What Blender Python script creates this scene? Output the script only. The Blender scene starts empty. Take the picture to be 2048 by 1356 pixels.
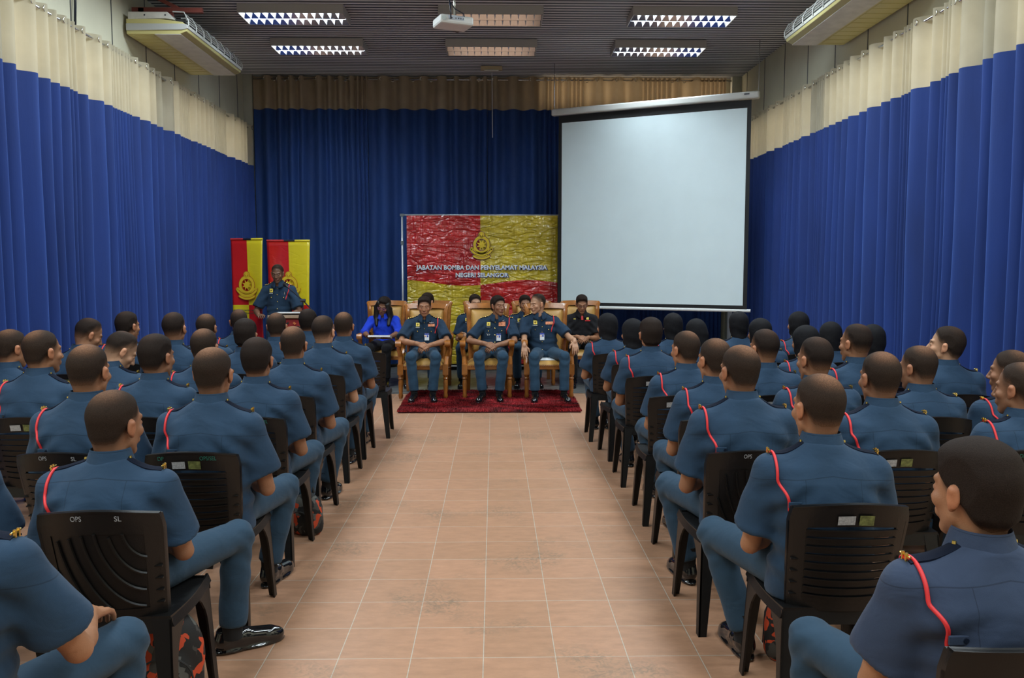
import bpy, math, random
import numpy as np
from mathutils import Vector, Matrix
from mathutils.bvhtree import BVHTree
S = bpy.context.scene
COL = S.collection
random.seed(7)
RNG = np.random.RandomState(11)
PI = math.pi

# ---------------------------------------------------------------- camera
FPX, CAMH = 1700.0, 1.61
YAW, PIT = -math.atan(36/1700), math.atan(141/1700)
cd = bpy.data.cameras.new('camera'); cam = bpy.data.objects.new('camera', cd); COL.objects.link(cam)
cam.location = (0, 0, CAMH)
cam.rotation_euler = (PI/2 - PIT, 0, YAW)
cd.sensor_width = 36; cd.lens = FPX/2048*36; cd.clip_start = 0.05; cd.clip_end = 100
S.camera = cam
# ---------------------------------------------------------------- world, view
w = bpy.data.worlds.new('world'); S.world = w; w.use_nodes = True
w.node_tree.nodes['Background'].inputs[0].default_value = (.55, .7, 1, 1)
w.node_tree.nodes['Background'].inputs[1].default_value = 0.3
S.view_settings.view_transform = 'Standard'; S.view_settings.look = 'None'
S.view_settings.gamma = 1; S.view_settings.use_curve_mapping = False
S.view_settings.exposure = -0.10
LAMP_POWER = 46      # each lit ceiling fitting
WINDOW_POWER = 9    # daylight behind each curtain run
XW = 3.98; YB = 14.0; YF = -2.6; ZC = 4.68
def area(name, loc, rot, sx, sy, power, color, spread=180):
    l = bpy.data.lights.new(name, 'AREA'); l.shape = 'RECTANGLE'; l.size = sx; l.size_y = sy
    l.energy = power; l.color = color; l.spread = math.radians(spread)
    o = bpy.data.objects.new(name, l); o.location = loc; o.rotation_euler = rot; COL.objects.link(o); return o
LAMP_COL = (.84, .95, 1.0)
lamp_spots = []                       # (x, y, lit)
for y in (11.92, 10.45):
    lamp_spots += [(-2.36, y, 1), (-.03, y, 0), (2.25, y, 1)]
for y in (8.9, 7.4, 5.9, 4.4, 2.9, 1.4, -.1, -1.6):
    lamp_spots += [(-2.36, y, 1), (2.25, y, 1)]
for i, (x, y, lit) in enumerate(lamp_spots):
    if lit: area('lamp_light', (x, y, ZC-.042), (0, 0, 0), 1.14, .40, LAMP_POWER*(1.35 if y > 8 else 1.0), LAMP_COL, 168)
# daylight of the windows behind the upper curtains
for sx in (-1, 1):
    for yc in (1.5, 5.0, 8.5, 12.0):
        area('window_light', (sx*(XW-.015), yc, 3.40), (0, sx*PI/2, 0), .75, 3.0, WINDOW_POWER, (1, .92, .74))
area('window_light', (2.3, YB-.02, 4.42), (-PI/2, 0, 0), 3.0, .4, 7, (1, .8, .55))

def ray(px, py):
    x = (px-1024)/FPX; y = -(py-678)/FPX
    fy = math.cos(PIT)+y*math.sin(PIT); fz = -math.sin(PIT)+y*math.cos(PIT)
    return x*math.cos(YAW)-fy*math.sin(YAW), x*math.sin(YAW)+fy*math.cos(YAW), fz
def at(px, py, D):
    X, Y, Z = ray(px, py); t = D/Y
    return X*t, CAMH+Z*t

# ---------------------------------------------------------------- materials
MATS = {}
def mat(name, col, rough=.6, metal=0, bump=0, bscale=60, var=0, vscale=8, spec=.5, sheen=0, coat=0, stretch=(1,1,1), attr=None, trans=0):
    if name in MATS: return MATS[name]
    m = bpy.data.materials.new(name); m.use_nodes = True; nt = m.node_tree; N = nt.nodes; L = nt.links
    b = N['Principled BSDF']
    b.inputs['Base Color'].default_value = (*col, 1); b.inputs['Roughness'].default_value = rough
    b.inputs['Metallic'].default_value = metal; b.inputs['Specular IOR Level'].default_value = spec
    b.inputs['Sheen Weight'].default_value = sheen; b.inputs['Coat Weight'].default_value = coat
    tc = N.new('ShaderNodeTexCoord'); mp = N.new('ShaderNodeMapping'); mp.inputs['Scale'].default_value = stretch
    L.new(tc.outputs['Object'], mp.inputs[0])
    src = None
    if attr:
        a = N.new('ShaderNodeAttribute'); a.attribute_name = attr; src = a.outputs['Color']
    if var or src:
        nz = N.new('ShaderNodeTexNoise'); nz.inputs['Scale'].default_value = vscale; nz.inputs['Detail'].default_value = 5
        L.new(mp.outputs[0], nz.inputs[0])
        mr = N.new('ShaderNodeMapRange'); mr.inputs['From Min'].default_value = .3; mr.inputs['From Max'].default_value = .7
        mr.inputs['To Min'].default_value = 1-var; mr.inputs['To Max'].default_value = 1+var
        L.new(nz.outputs[0], mr.inputs[0])
        mx = N.new('ShaderNodeVectorMath'); mx.operation = 'SCALE'
        if src: L.new(src, mx.inputs[0])
        else: mx.inputs[0].default_value = col
        L.new(mr.outputs[0], mx.inputs['Scale']); L.new(mx.outputs[0], b.inputs['Base Color'])
    if bump:
        nb = N.new('ShaderNodeTexNoise'); nb.inputs['Scale'].default_value = bscale; nb.inputs['Detail'].default_value = 4
        L.new(mp.outputs[0], nb.inputs[0])
        bp = N.new('ShaderNodeBump'); bp.inputs['Strength'].default_value = 1; bp.inputs['Distance'].default_value = bump
        L.new(nb.outputs[0], bp.inputs['Height']); L.new(bp.outputs[0], b.inputs['Normal'])
    if trans:
        tr = N.new('ShaderNodeBsdfTranslucent'); tr.inputs[0].default_value = (*col, 1)
        ms = N.new('ShaderNodeMixShader'); ms.inputs[0].default_value = trans
        L.new(b.outputs[0], ms.inputs[1]); L.new(tr.outputs[0], ms.inputs[2]); L.new(ms.outputs[0], N['Material Output'].inputs[0])
    MATS[name] = m; return m
def emit(name, col, s):
    m = bpy.data.materials.new(name); m.use_nodes = True; b = m.node_tree.nodes['Principled BSDF']
    b.inputs['Base Color'].default_value = (.8, .8, .8, 1)
    b.inputs['Emission Color'].default_value = (*col, 1); b.inputs['Emission Strength'].default_value = s; MATS[name] = m; return m
def mathn(nt, op, a, b=None, c=None):
    n = nt.nodes.new('ShaderNodeMath'); n.operation = op
    for i, v in enumerate((a, b, c)):
        if v is None: continue
        if isinstance(v, (int, float)): n.inputs[i].default_value = v
        else: nt.links.new(v, n.inputs[i])
    return n.outputs[0]

# ---------------------------------------------------------------- mesh helpers
def newobj(name, me, m=None, parent=None, smooth=False):
    o = bpy.data.objects.new(name, me); COL.objects.link(o)
    if m is not None: me.materials.append(m)
    if smooth: me.polygons.foreach_set('use_smooth', [True]*len(me.polygons))
    if parent is not None: o.parent = parent
    return o
def npmesh(name, V, Q, cols=None):
    me = bpy.data.meshes.new(name); V = np.asarray(V, np.float32); Q = np.asarray(Q, np.int32)
    me.vertices.add(len(V)); me.vertices.foreach_set('co', V.ravel())
    k = Q.shape[1]; me.loops.add(Q.size); me.loops.foreach_set('vertex_index', Q.ravel())
    me.polygons.add(len(Q)); me.polygons.foreach_set('loop_start', np.arange(0, Q.size, k, dtype=np.int32))
    me.polygons.foreach_set('loop_total', np.full(len(Q), k, np.int32))
    me.polygons.foreach_set('use_smooth', np.ones(len(Q), bool))
    me.update(calc_edges=True)
    if cols is not None:
        a = me.color_attributes.new('Col', 'FLOAT_COLOR', 'POINT')
        c = np.ones((len(V), 4), np.float32); c[:, :3] = cols; a.data.foreach_set('color', c.ravel())
    return me
class MB:
    """collects shapes for ONE mesh; material slots by index"""
    def __init__(s): s.v = []; s.f = []; s.mi = []; s.cur = 0
    def add(s, vs, fs):
        o = len(s.v); s.v += [tuple(map(float, v)) for v in vs]
        for f in fs: s.f.append([i+o for i in f]); s.mi.append(s.cur)
        return s
    def box(s, c, d, rot=None):
        x, y, z = d[0]/2, d[1]/2, d[2]/2
        vs = [Vector((i*x, j*y, k*z)) for i in (-1, 1) for j in (-1, 1) for k in (-1, 1)]
        if rot is not None: vs = [rot @ v for v in vs]
        vs = [v+Vector(c) for v in vs]
        return s.add(vs, [(0,1,3,2),(4,6,7,5),(0,4,5,1),(2,3,7,6),(0,2,6,4),(1,5,7,3)])
    def hexa(s, b, t):   # bottom 4 pts, top 4 pts (ccw)
        return s.add(list(b)+list(t), [(3,2,1,0),(4,5,6,7),(0,1,5,4),(1,2,6,5),(2,3,7,6),(3,0,4,7)])
    def tube(s, pts, r, n=8, cap=True, flat=1):
        pts = [Vector(p) for p in pts]; rs = r if isinstance(r, (list, tuple)) else [r]*len(pts)
        up = None; rings = []
        for i, p in enumerate(pts):
            d = (pts[min(i+1, len(pts)-1)]-pts[max(i-1, 0)]).normalized()
            if up is None: up = d.orthogonal().normalized()
            a = (up-d*up.dot(d)).normalized(); up = a; b = d.cross(a)
            rings.append([p+(a*math.cos(t)+b*math.sin(t)*flat)*rs[i] for t in [2*PI*k/n for k in range(n)]])
        vs = [v for rg in rings for v in rg]; fs = []
        for i in range(len(pts)-1):
            for k in range(n): fs.append((i*n+k, i*n+(k+1) % n, (i+1)*n+(k+1) % n, (i+1)*n+k))
        if cap: fs += [tuple(range(n))[::-1], tuple((len(pts)-1)*n+k for k in range(n))]
        return s.add(vs, fs)
    def lathe(s, prof, c=(0, 0, 0), n=14):   # prof: (r, z)
        vs = []; fs = []
        for r, z in prof:
            for k in range(n): vs.append((c[0]+r*math.cos(2*PI*k/n), c[1]+r*math.sin(2*PI*k/n), c[2]+z))
        for i in range(len(prof)-1):
            for k in range(n): fs.append((i*n+k, i*n+(k+1) % n, (i+1)*n+(k+1) % n, (i+1)*n+k))
        fs += [tuple(range(n))[::-1], tuple((len(prof)-1)*n+k for k in range(n))]
        return s.add(vs, fs)
    def grid(s, fn, nu, nv, thick=None):
        """fn(u,v)->point ; thick: offset vector fn or None"""
        P = [[Vector(fn(i/nu, j/nv)) for j in range(nv+1)] for i in range(nu+1)]
        vs = [p for r in P for p in r]; W = nv+1
        fs = [(i*W+j, (i+1)*W+j, (i+1)*W+j+1, i*W+j+1) for i in range(nu) for j in range(nv)]
        if thick is None: return s.add(vs, fs)
        t = Vector(thick); n = len(vs); vs2 = [p+t for p in vs]
        fs2 = [tuple(n+k for k in f[::-1]) for f in fs]
        for i in range(nu):
            for j in (0, nv):
                a, b = i*W+j, (i+1)*W+j; q = (a, n+a, n+b, b) if j == 0 else (a, b, n+b, n+a); fs2.append(q)
        for j in range(nv):
            for i in (0, nu):
                a, b = i*W+j, i*W+j+1; q = (a, b, n+b, n+a) if i == 0 else (a, n+a, n+b, b); fs2.append(q)
        return s.add(vs+vs2, fs+fs2)
    def build(s, name, mats, parent=None, smooth=False, bevel=0):
        me = bpy.data.meshes.new(name); me.from_pydata(s.v, [], s.f)
        mats = mats if isinstance(mats, (list, tuple)) else [mats]
        for m in mats: me.materials.append(m)
        if len(mats) > 1: me.polygons.foreach_set('material_index', s.mi)
        if smooth: me.polygons.foreach_set('use_smooth', [True]*len(me.polygons))
        me.update()
        o = bpy.data.objects.new(name, me); COL.objects.link(o)
        if parent is not None: o.parent = parent
        if bevel:
            b = o.modifiers.new('bevel', 'BEVEL'); b.width = bevel; b.segments = 2; b.limit_method = 'ANGLE'
        if smooth and smooth != 'all':
            try: me.set_sharp_from_angle(angle=math.radians(40))
            except Exception: pass
        return o
def tag(o, label=None, cat=None, group=None, kind=None):
    if label: o['label'] = label
    if cat: o['category'] = cat
    if group: o['group'] = group
    if kind: o['kind'] = kind
    return o
def empty(name, loc=(0, 0, 0), rz=0):
    o = bpy.data.objects.new(name, None); o.empty_display_size = .1; COL.objects.link(o)
    o.location = loc; o.rotation_euler = (0, 0, rz); return o
def copy_tree(o, parent=None):
    kids = list(o.children)
    c = o.copy(); COL.objects.link(c); c.parent = parent
    for ch in kids: copy_tree(ch, c)
    return c
def fontmesh(text, size, depth=.0005, bold=0.0, xs=1):
    cu = bpy.data.curves.new('text', 'FONT'); cu.body = text; cu.size = size; cu.extrude = depth; cu.offset = bold*size
    cu.align_x = 'CENTER'; cu.resolution_u = 3
    o = bpy.data.objects.new('tmp', cu); COL.objects.link(o)
    dg = bpy.context.evaluated_depsgraph_get(); dg.update()
    me = bpy.data.meshes.new_from_object(o.evaluated_get(dg)); bpy.data.objects.remove(o)
    if xs != 1:
        for v in me.vertices: v.co.x *= xs
    return me
def text(name, body, size, loc, rot, m, parent=None, depth=.0005, bold=0.0, width=None):
    me = fontmesh(body, size, depth, bold)
    if width:
        xs = [v.co.x for v in me.vertices]; k = width/(max(xs)-min(xs))
        for v in me.vertices: v.co.x *= k
    me.materials.clear()
    o = newobj(name, me, m, parent); o.location = loc; o.rotation_euler = rot; return o

# ---------------------------------------------------------------- signed-distance bodies
class Fld:
    def __init__(s, lo, hi, h):
        s.lo = np.array(lo, float); s.h = h
        s.n = np.maximum(2, np.ceil((np.array(hi)-s.lo)/h).astype(int)+1)
        s.ax = [(s.lo[i]+h*np.arange(s.n[i])).astype(np.float32) for i in range(3)]
        s.F = np.full(s.n, .3, np.float32)
    def _sl(s, lo, hi, m):
        sl = []
        for i in range(3):
            a = int(max(0, math.floor((lo[i]-m-s.lo[i])/s.h))); b = int(min(s.n[i], math.ceil((hi[i]+m-s.lo[i])/s.h)+1))
            if b <= a: return None
            sl.append(slice(a, b))
        return tuple(sl)
    def put(s, fn, lo, hi, k, mode='u'):
        sl = s._sl(lo, hi, 3*k+3*s.h)
        if sl is None: return
        X = s.ax[0][sl[0]][:, None, None]; Y = s.ax[1][sl[1]][None, :, None]; Z = s.ax[2][sl[2]][None, None, :]
        d = fn(X, Y, Z); F = s.F[sl]
        if mode == 'u':
            h = np.clip(.5+.5*(F-d)/k, 0, 1); s.F[sl] = F*(1-h)+d*h-k*h*(1-h)
        else:
            h = np.clip(.5-.5*(F+d)/k, 0, 1); s.F[sl] = F*(1-h)-d*h+k*h*(1-h)
    def cap(s, a, b, ra, rb, k=.01, mode='u'):
        a = np.array(a, float); b = np.array(b, float); ab = b-a; L2 = float(ab@ab)+1e-12; R = max(ra, rb)
        def fn(X, Y, Z):
            x, y, z = X-a[0], Y-a[1], Z-a[2]
            t = np.clip((x*ab[0]+y*ab[1]+z*ab[2])/L2, 0, 1)
            return np.sqrt((x-t*ab[0])**2+(y-t*ab[1])**2+(z-t*ab[2])**2)-(ra+t*(rb-ra))
        s.put(fn, np.minimum(a, b)-R, np.maximum(a, b)+R, k, mode)
    def cut_cap(s, a, b, ra, rb, k=.01, hollow=0):
        """cone with a flat end at b"""
        a = np.array(a, float); b = np.array(b, float); ab = b-a; L = math.sqrt(ab@ab); u = ab/L; R = max(ra, rb)
        def fn(X, Y, Z):
            x, y, z = X-a[0], Y-a[1], Z-a[2]
            q = x*u[0]+y*u[1]+z*u[2]; t = np.clip(q/L, 0, 1.3); tt = t*L
            d = np.sqrt((x-tt*u[0])**2+(y-tt*u[1])**2+(z-tt*u[2])**2)-(ra+t*(rb-ra))
            g = q-L; h = np.clip(.5+.5*(d-g)/.010, 0, 1); return g*(1-h)+d*h+.010*h*(1-h)
        s.put(fn, np.minimum(a, b)-R-.02, np.maximum(a, b)+R+.02, k)
    def ell(s, c, r, k=.01, mode='u'):
        c = np.array(c, float); r = np.array(r, float)
        def fn(X, Y, Z):
            x, y, z = X-c[0], Y-c[1], Z-c[2]
            k0 = np.sqrt((x/r[0])**2+(y/r[1])**2+(z/r[2])**2); k1 = np.sqrt((x/r[0]**2)**2+(y/r[1]**2)**2+(z/r[2]**2)**2)+1e-6
            return k0*(k0-1)/k1
        s.put(fn, c-r, c+r, k, mode)
    def mesh(s):
        F = s.F; n = F.shape; ins = F < 0
        cnt = np.zeros([i-1 for i in n], np.float32); acc = np.zeros([i-1 for i in n]+[3], np.float32)
        edges = []
        for ax in range(3):
            sa = [slice(None)]*3; sb = [slice(None)]*3; sa[ax] = slice(0, -1); sb[ax] = slice(1, None)
            A = F[tuple(sa)]; B = F[tuple(sb)]; cr = ins[tuple(sa)] != ins[tuple(sb)]
            idx = np.argwhere(cr)
            if not len(idx): continue
            a = A[cr]; b = B[cr]; t = a/(a-b)
            pos = idx.astype(np.float32); pos[:, ax] += t
            o1, o2 = [i for i in range(3) if i != ax]
            ok = np.ones(len(idx), bool)
            for d1 in (0, -1):
                for d2 in (0, -1):
                    c = idx.copy(); c[:, o1] += d1; c[:, o2] += d2
                    v = np.all(c >= 0, 1) & (c[:, 0] < n[0]-1) & (c[:, 1] < n[1]-1) & (c[:, 2] < n[2]-1)
                    ok &= v; cv = c[v]
                    np.add.at(cnt, (cv[:, 0], cv[:, 1], cv[:, 2]), 1)
                    np.add.at(acc, (cv[:, 0], cv[:, 1], cv[:, 2]), pos[v])
            edges.append((ax, o1, o2, idx[ok], a[ok] < 0))
        m = cnt > 0; ids = np.full(m.shape, -1, np.int32); ids[m] = np.arange(m.sum())
        V = acc[m]/cnt[m][:, None]*s.h+s.lo
        Q = []
        for ax, o1, o2, idx, neg in edges:
            def cell(d1, d2):
                c = idx.copy(); c[:, o1] += d1; c[:, o2] += d2; return ids[c[:, 0], c[:, 1], c[:, 2]]
            q = np.stack([cell(-1, -1), cell(0, -1), cell(0, 0), cell(-1, 0)], 1)
            flip = neg if ax != 1 else ~neg
            q[~flip] = q[~flip][:, ::-1]
            Q.append(q)
        return V, (np.concatenate(Q) if Q else np.zeros((0, 4), np.int32))
def join(parts):
    V = []; Q = []; C = []; o = 0
    for p in parts:
        V.append(p[0]); Q.append(p[1]+o); o += len(p[0])
        if len(p) > 2: C.append(p[2])
    return np.concatenate(V), np.concatenate(Q), (np.concatenate(C) if C else None)
def sst(x, a, b):
    t = np.clip((x-a)/(b-a), 0, 1); return t*t*(3-2*t)
# ---------------------------------------------------------------- people
def shirt_mat(name, col, seam=True, sheen=.06):
    m = mat(name, col, rough=.85, var=.06, vscale=14, sheen=sheen, spec=.25)
    nt = m.node_tree; N = nt.nodes; L = nt.links; b = N['Principled BSDF']
    tc = N.new('ShaderNodeTexCoord'); sp = N.new('ShaderNodeSeparateXYZ'); L.new(tc.outputs['Object'], sp.inputs[0])
    x, y, z = sp.outputs
    nz = N.new('ShaderNodeTexNoise'); nz.inputs['Scale'].default_value = 7; nz.inputs['Detail'].default_value = 3; nz.inputs['Distortion'].default_value = .5
    mp = N.new('ShaderNodeMapping'); mp.inputs['Scale'].default_value = (1, 1, 1.6); L.new(tc.outputs['Object'], mp.inputs[0]); L.new(mp.outputs[0], nz.inputs[0])
    wv = N.new('ShaderNodeTexNoise'); wv.inputs['Scale'].default_value = 700; L.new(tc.outputs['Object'], wv.inputs[0])
    h = mathn(nt, 'ADD', mathn(nt, 'MULTIPLY', nz.outputs[0], .014), mathn(nt, 'MULTIPLY', wv.outputs[0], .0006))
    if seam:
        back = mathn(nt, 'LESS_THAN', y, -.02)
        zy = mathn(nt, 'ADD', z, mathn(nt, 'MULTIPLY', mathn(nt, 'ABSOLUTE', x), .12))
        d1 = mathn(nt, 'ABSOLUTE', mathn(nt, 'SUBTRACT', zy, SEAMZ))
        s1 = mathn(nt, 'LESS_THAN', d1, .0014)
        ax_ = mathn(nt, 'ABSOLUTE', mathn(nt, 'SUBTRACT', mathn(nt, 'ABSOLUTE', x), .095))
        s2 = mathn(nt, 'MULTIPLY', mathn(nt, 'LESS_THAN', ax_, .0011), mathn(nt, 'LESS_THAN', zy, SEAMZ))
        sm = mathn(nt, 'MULTIPLY', mathn(nt, 'MAXIMUM', s1, s2), back)
        h = mathn(nt, 'SUBTRACT', h, mathn(nt, 'MULTIPLY', sm, .003))
        lk = b.inputs['Base Color'].links[0].from_socket; vs_ = N.new('ShaderNodeVectorMath'); vs_.operation = 'SCALE'; L.new(lk, vs_.inputs[0])
        L.new(mathn(nt, 'SUBTRACT', 1.0, mathn(nt, 'MULTIPLY', sm, .35)), vs_.inputs['Scale']); L.new(vs_.outputs[0], b.inputs['Base Color'])
    bp = N.new('ShaderNodeBump'); bp.inputs['Strength'].default_value = .55; bp.inputs['Distance'].default_value = 1
    L.new(h, bp.inputs['Height']); L.new(bp.outputs[0], b.inputs['Normal'])
    return m
SEAMZ = .895
M_SH = shirt_mat('trainee_shirt_cloth', (.0205, .0475, .090))
M_SH2 = shirt_mat('greyer_shirt_cloth', (.034, .050, .092))
M_OF = shirt_mat('officer_shirt_cloth', (.013, .033, .064), seam=False)
M_BL = shirt_mat('royal_blue_cloth', (.010, .045, .52), seam=False)
M_BK = shirt_mat('black_shirt_cloth', (.010, .010, .012), seam=False, sheen=.05)
M_TR = shirt_mat('trouser_cloth', (.026, .058, .098), seam=False)
M_TRO = shirt_mat('officer_trouser_cloth', (.022, .055, .095), seam=False)
M_TRB = shirt_mat('black_trouser_cloth', (.008, .008, .010), seam=False, sheen=.05)
M_HJ = shirt_mat('headscarf_cloth', (.0065, .006, .0075), seam=False, sheen=.0)
M_SKIN = mat('skin', (.4, .2, .12), rough=.5, attr='Col', var=.06, vscale=30, bump=.0006, bscale=300, spec=.4)
M_HAIR = mat('hair', (.01, .01, .01), rough=.75, attr='Col', var=.30, vscale=320, bump=.0014, bscale=480, spec=.12)
M_LHAIR = mat('long_hair', (.012, .010, .009), rough=.42, var=.4, vscale=30, bump=.002, bscale=60, stretch=(6, 6, .5), spec=.5)
M_STRAP = mat('dark_navy_strap', (.004, .007, .018), rough=.85, spec=.15)
M_GOLD = mat('gold_metal', (.85, .62, .18), rough=.25, metal=1)
M_YEL = mat('yellow_badge', (.80, .62, .08), rough=.4)
M_CORD = mat('red_cord', (.75, .03, .035), rough=.5)
M_SHOE = mat('black_patent_leather', (.006, .006, .007), rough=.09, coat=.6)
M_SOCK = mat('black_sock', (.008, .008, .009), rough=.9)
M_SOLE = mat('shoe_sole', (.01, .01, .01), rough=.6)
M_WHITE = mat('white_card', (.75, .78, .82), rough=.4)
M_STEEL = mat('steel', (.7, .7, .72), rough=.25, metal=1)
M_BTN = mat('dark_button', (.01, .015, .03), rough=.3)
M_RIB = mat('ribbon_bar', (.7, .25, .12), rough=.6, var=.6, vscale=90)
M_GLS = mat('spectacle_frame', (.03, .02, .03), rough=.3)
M_BLUEC = mat('blue_print', (.03, .06, .4), rough=.5)
M_REDC = mat('red_print', (.8, .03, .03), rough=.5)

def rotm(hy, hp, hr):
    return np.array(Matrix.Rotation(hy, 3, 'Z') @ Matrix.Rotation(-hp, 3, 'X') @ Matrix.Rotation(hr, 3, 'Y'))
def head_local(f, nb, seed, face=True, wide=1.0, ears=True):
    """fill a field with skull, face, ears, neck. nb: neck base in head space"""
    k = .016
    f.ell((0, -.018, .045), (.0755*wide, .094, .084), k)
    f.ell((0, -.042, -.008), (.059*wide, .056, .075), k)
    f.ell((0, .030, -.012), (.060*wide, .058, .082), k)
    f.cap((-.041*wide, .016, -.050), (-.012, .060, -.088), .018, .018, k)
    f.cap((.041*wide, .016, -.050), (.012, .060, -.088), .018, .018, k)
    f.cap((0, .066, -.086), (0, .060, -.092), .018, .018, .012)
    nbv = np.array(nb)
    f.cap((0, -.030, -.015), nbv, .047, .056, .022)
    f.cap((0, .0, -.06), nbv+[0, .012, 0], .036, .048, .02)
    if face:
        f.cap((-.040*wide, .066, .036), (-.012, .080, .032), .010, .010, .010)
        f.cap((.040*wide, .066, .036), (.012, .080, .032), .010, .010, .010)
        f.ell((-.044*wide, .056, -.014), (.020, .018, .018), .014); f.ell((.044*wide, .056, -.014), (.020, .018, .018), .014)
        for sx in (-1, 1): f.ell((sx*.031, .094, .012), (.017, .014, .012), .010, 's')
        for sx in (-1, 1): f.ell((sx*.031, .071, .012), (.013, .0125, .011), .004)
        f.cap((0, .082, .022), (0, .104, -.022), .007, .0115, .007)
        for sx in (-1, 1): f.cap((sx*.010, .094, -.026), (sx*.013, .088, -.026), .0085, .008, .005)
        f.ell((0, .078, -.052), (.030, .014, .020), .010)
        f.cap((-.018, .086, -.047), (.018, .086, -.047), .0048, .0048, .004)
        f.cap((-.016, .086, -.056), (.016, .086, -.056), .0056, .0056, .004)
    for sx in ((-1, 1) if ears else ()):
        f.cap((sx*.070*wide, .002, -.024), (sx*.080*wide, -.010, .022), .009, .0125, .006)
        f.ell((sx*.079*wide, -.010, .006), (.008, .018, .030), .006)
        f.ell((sx*.092*wide, -.002, .004), (.007, .009, .015), .005, 's')
HL_Y = [-.13, -.06, -.02, .0, .018, .032, .05, .07, .1]
HL_Z = [-.088, -.080, -.034, .004, .006, .022, .052, .070, .078]
def hairline(V, style, seed):
    """signed height above the hairline"""
    z0 = np.interp(V[1], HL_Y, HL_Z).astype(np.float32)
    return V[2]-z0
def skull_grid(f, pad, nb, cut=None):
    pass
HAIR = dict(  # thickness top, fade length, crown patch of scalp and painted sheen, darkness
    buzz=(.005, .055, .36), fade=(.009, .105, .10), bald_sheen=(.004, .060, .62), crew=(.011, .060, .06), thick=(.015, .030, .0), brown=(.006, .075, .50), officer=(.013, .025, .0))
def make_head(nb, R, Hc, tone, style, seed, h, wide=1.0, face=True):
    nbl = R.T @ (np.array(nb)-Hc)
    lo = np.minimum([-.115, -.135, -.13], nbl-.085); hi = np.maximum([.115, .135, .15], nbl+.085)
    f = Fld(lo, hi, h); head_local(f, nbl, seed, face, wide, style is not None)
    V, Q = f.mesh(); rs = np.random.RandomState(seed)
    x, y, z = V.T
    n = (np.sin(x*90+seed)*np.sin(y*80+2)*np.sin(z*85))*.5
    C = np.array(tone)[None, :]*np.ones((len(V), 3))
    red = sst(-np.abs(np.abs(x)-.045)+.03-np.abs(z+.012)*.6, 0, .03)*sst(y, .02, .06)
    C *= 1+np.stack([red*.10, red*-.03, red*-.05], 1)
    ear = sst(np.abs(x), .0745*wide, .080*wide)*sst(.052-np.abs(z), 0, .012)*sst(.04-np.abs(y+.004), 0, .015); C *= 1+ear[:, None]*np.array([.30, .12, .08])
    lips = sst(.026-np.abs(x), 0, .006)*sst(.011-np.abs(z+.051), 0, .004)*sst(y, .076, .082)
    C = C*(1-lips[:, None]*.45)+np.array([.30, .09, .08])*lips[:, None]*.45
    if face:
        brow = sst(.019-np.abs(np.abs(x)-.032), 0, .005)*sst(.0048-np.abs(z-.036+np.abs(np.abs(x)-.03)*.15), 0, .003)*sst(y, .05, .06)
        eye = sst(.012-np.abs(np.abs(x)-.031), 0, .003)*sst(.0042-np.abs(z-.011), 0, .0025)*sst(y, .06, .07)
        iris = eye*sst(.0065-np.abs(np.abs(x)-.031), 0, .002)
        C = C*(1-.85*brow[:, None])+.012*.85*brow[:, None]
        C = C*(1-eye[:, None]*.8)+np.array([.30, .26, .24])*eye[:, None]*.8*.7
        C = C*(1-iris[:, None])+.008*iris[:, None]
    if style in HAIR:
        tt, fl, cp = HAIR[style]
        d = hairline((x, y, z), style, seed)
        dens = sst(d+n*.004, -.014, fl)*.97
        dens *= 1-ear
        C = C*(1-dens[:, None])+np.array([.013, .010, .009])*dens[:, None]
    V2 = V @ R.T+Hc
    out = [(V2, Q, C)]
    hair = None
    if style in HAIR:
        g = Fld([-.1, -.13, -.115], [.1, .12, .155], h)
        g.ell((0, -.018, .045), (.0755*wide, .094, .084), .016)
        g.ell((0, -.042, -.008), (.059*wide, .056, .075), .016)
        g.ell((0, .030, -.012), (.060*wide, .058, .082), .016)
        g.cap((0, -.030, -.015), nbl, .047, .056, .022)
        X = g.ax[0][:, None, None]; Y = g.ax[1][None, :, None]; Z = g.ax[2][None, None, :]
        d = hairline((X, Y+0*X+0*Z, Z), style, seed)
        sh = np.clip(1.9*np.abs(X)-.08, 0, .06)   # higher on the sides
        wob = .004*np.sin(X*130+seed)*np.sin(Y*110)
        t = sst(d+wob-.004, 0, fl+.012)
        top = 1+.35*sst(Z, .08, .12)
        if style in ('officer', 'thick'): top = top+.25*sst(Y, .02, .06)*sst(Z, .06, .1)
        thick = -.003+t*(tt*top+.003)
        F = g.F-thick
        F = np.maximum(np.maximum(F, -(d+wob+.012)), np.abs(X)-.0775*wide)
        g.F = F.astype(np.float32)
        Vh, Qh = g.mesh()
        if len(Vh):
            xh, yh, zh = Vh.T
            dd = hairline((xh, yh, zh), style, seed)
            dens = sst(dd, -.014, fl)*.97
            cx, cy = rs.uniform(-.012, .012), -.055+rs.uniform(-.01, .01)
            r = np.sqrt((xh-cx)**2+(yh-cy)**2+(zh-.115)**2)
            patch = cp*sst(.078-r, 0, .065)*(.75+.5*rs.rand(len(xh)))  # scalp showing through plus light sheen on the crown, painted into hair colour
            if style == 'bald_sheen': patch = np.maximum(patch, .62*sst(.085-np.sqrt((xh-cx)**2+(yh+.02)**2), 0, .06)*sst(zh, .07, .11))
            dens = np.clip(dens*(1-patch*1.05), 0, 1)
            black = np.array([.012, .0095, .0085]); Ch = np.array(tone)*.95*(1-dens[:, None])+black*dens[:, None]
            if style in ('brown', 'buzz', 'bald_sheen'): Ch = Ch+np.array([.012, .007, .004])
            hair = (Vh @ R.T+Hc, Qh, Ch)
    return out[0], hair

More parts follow.
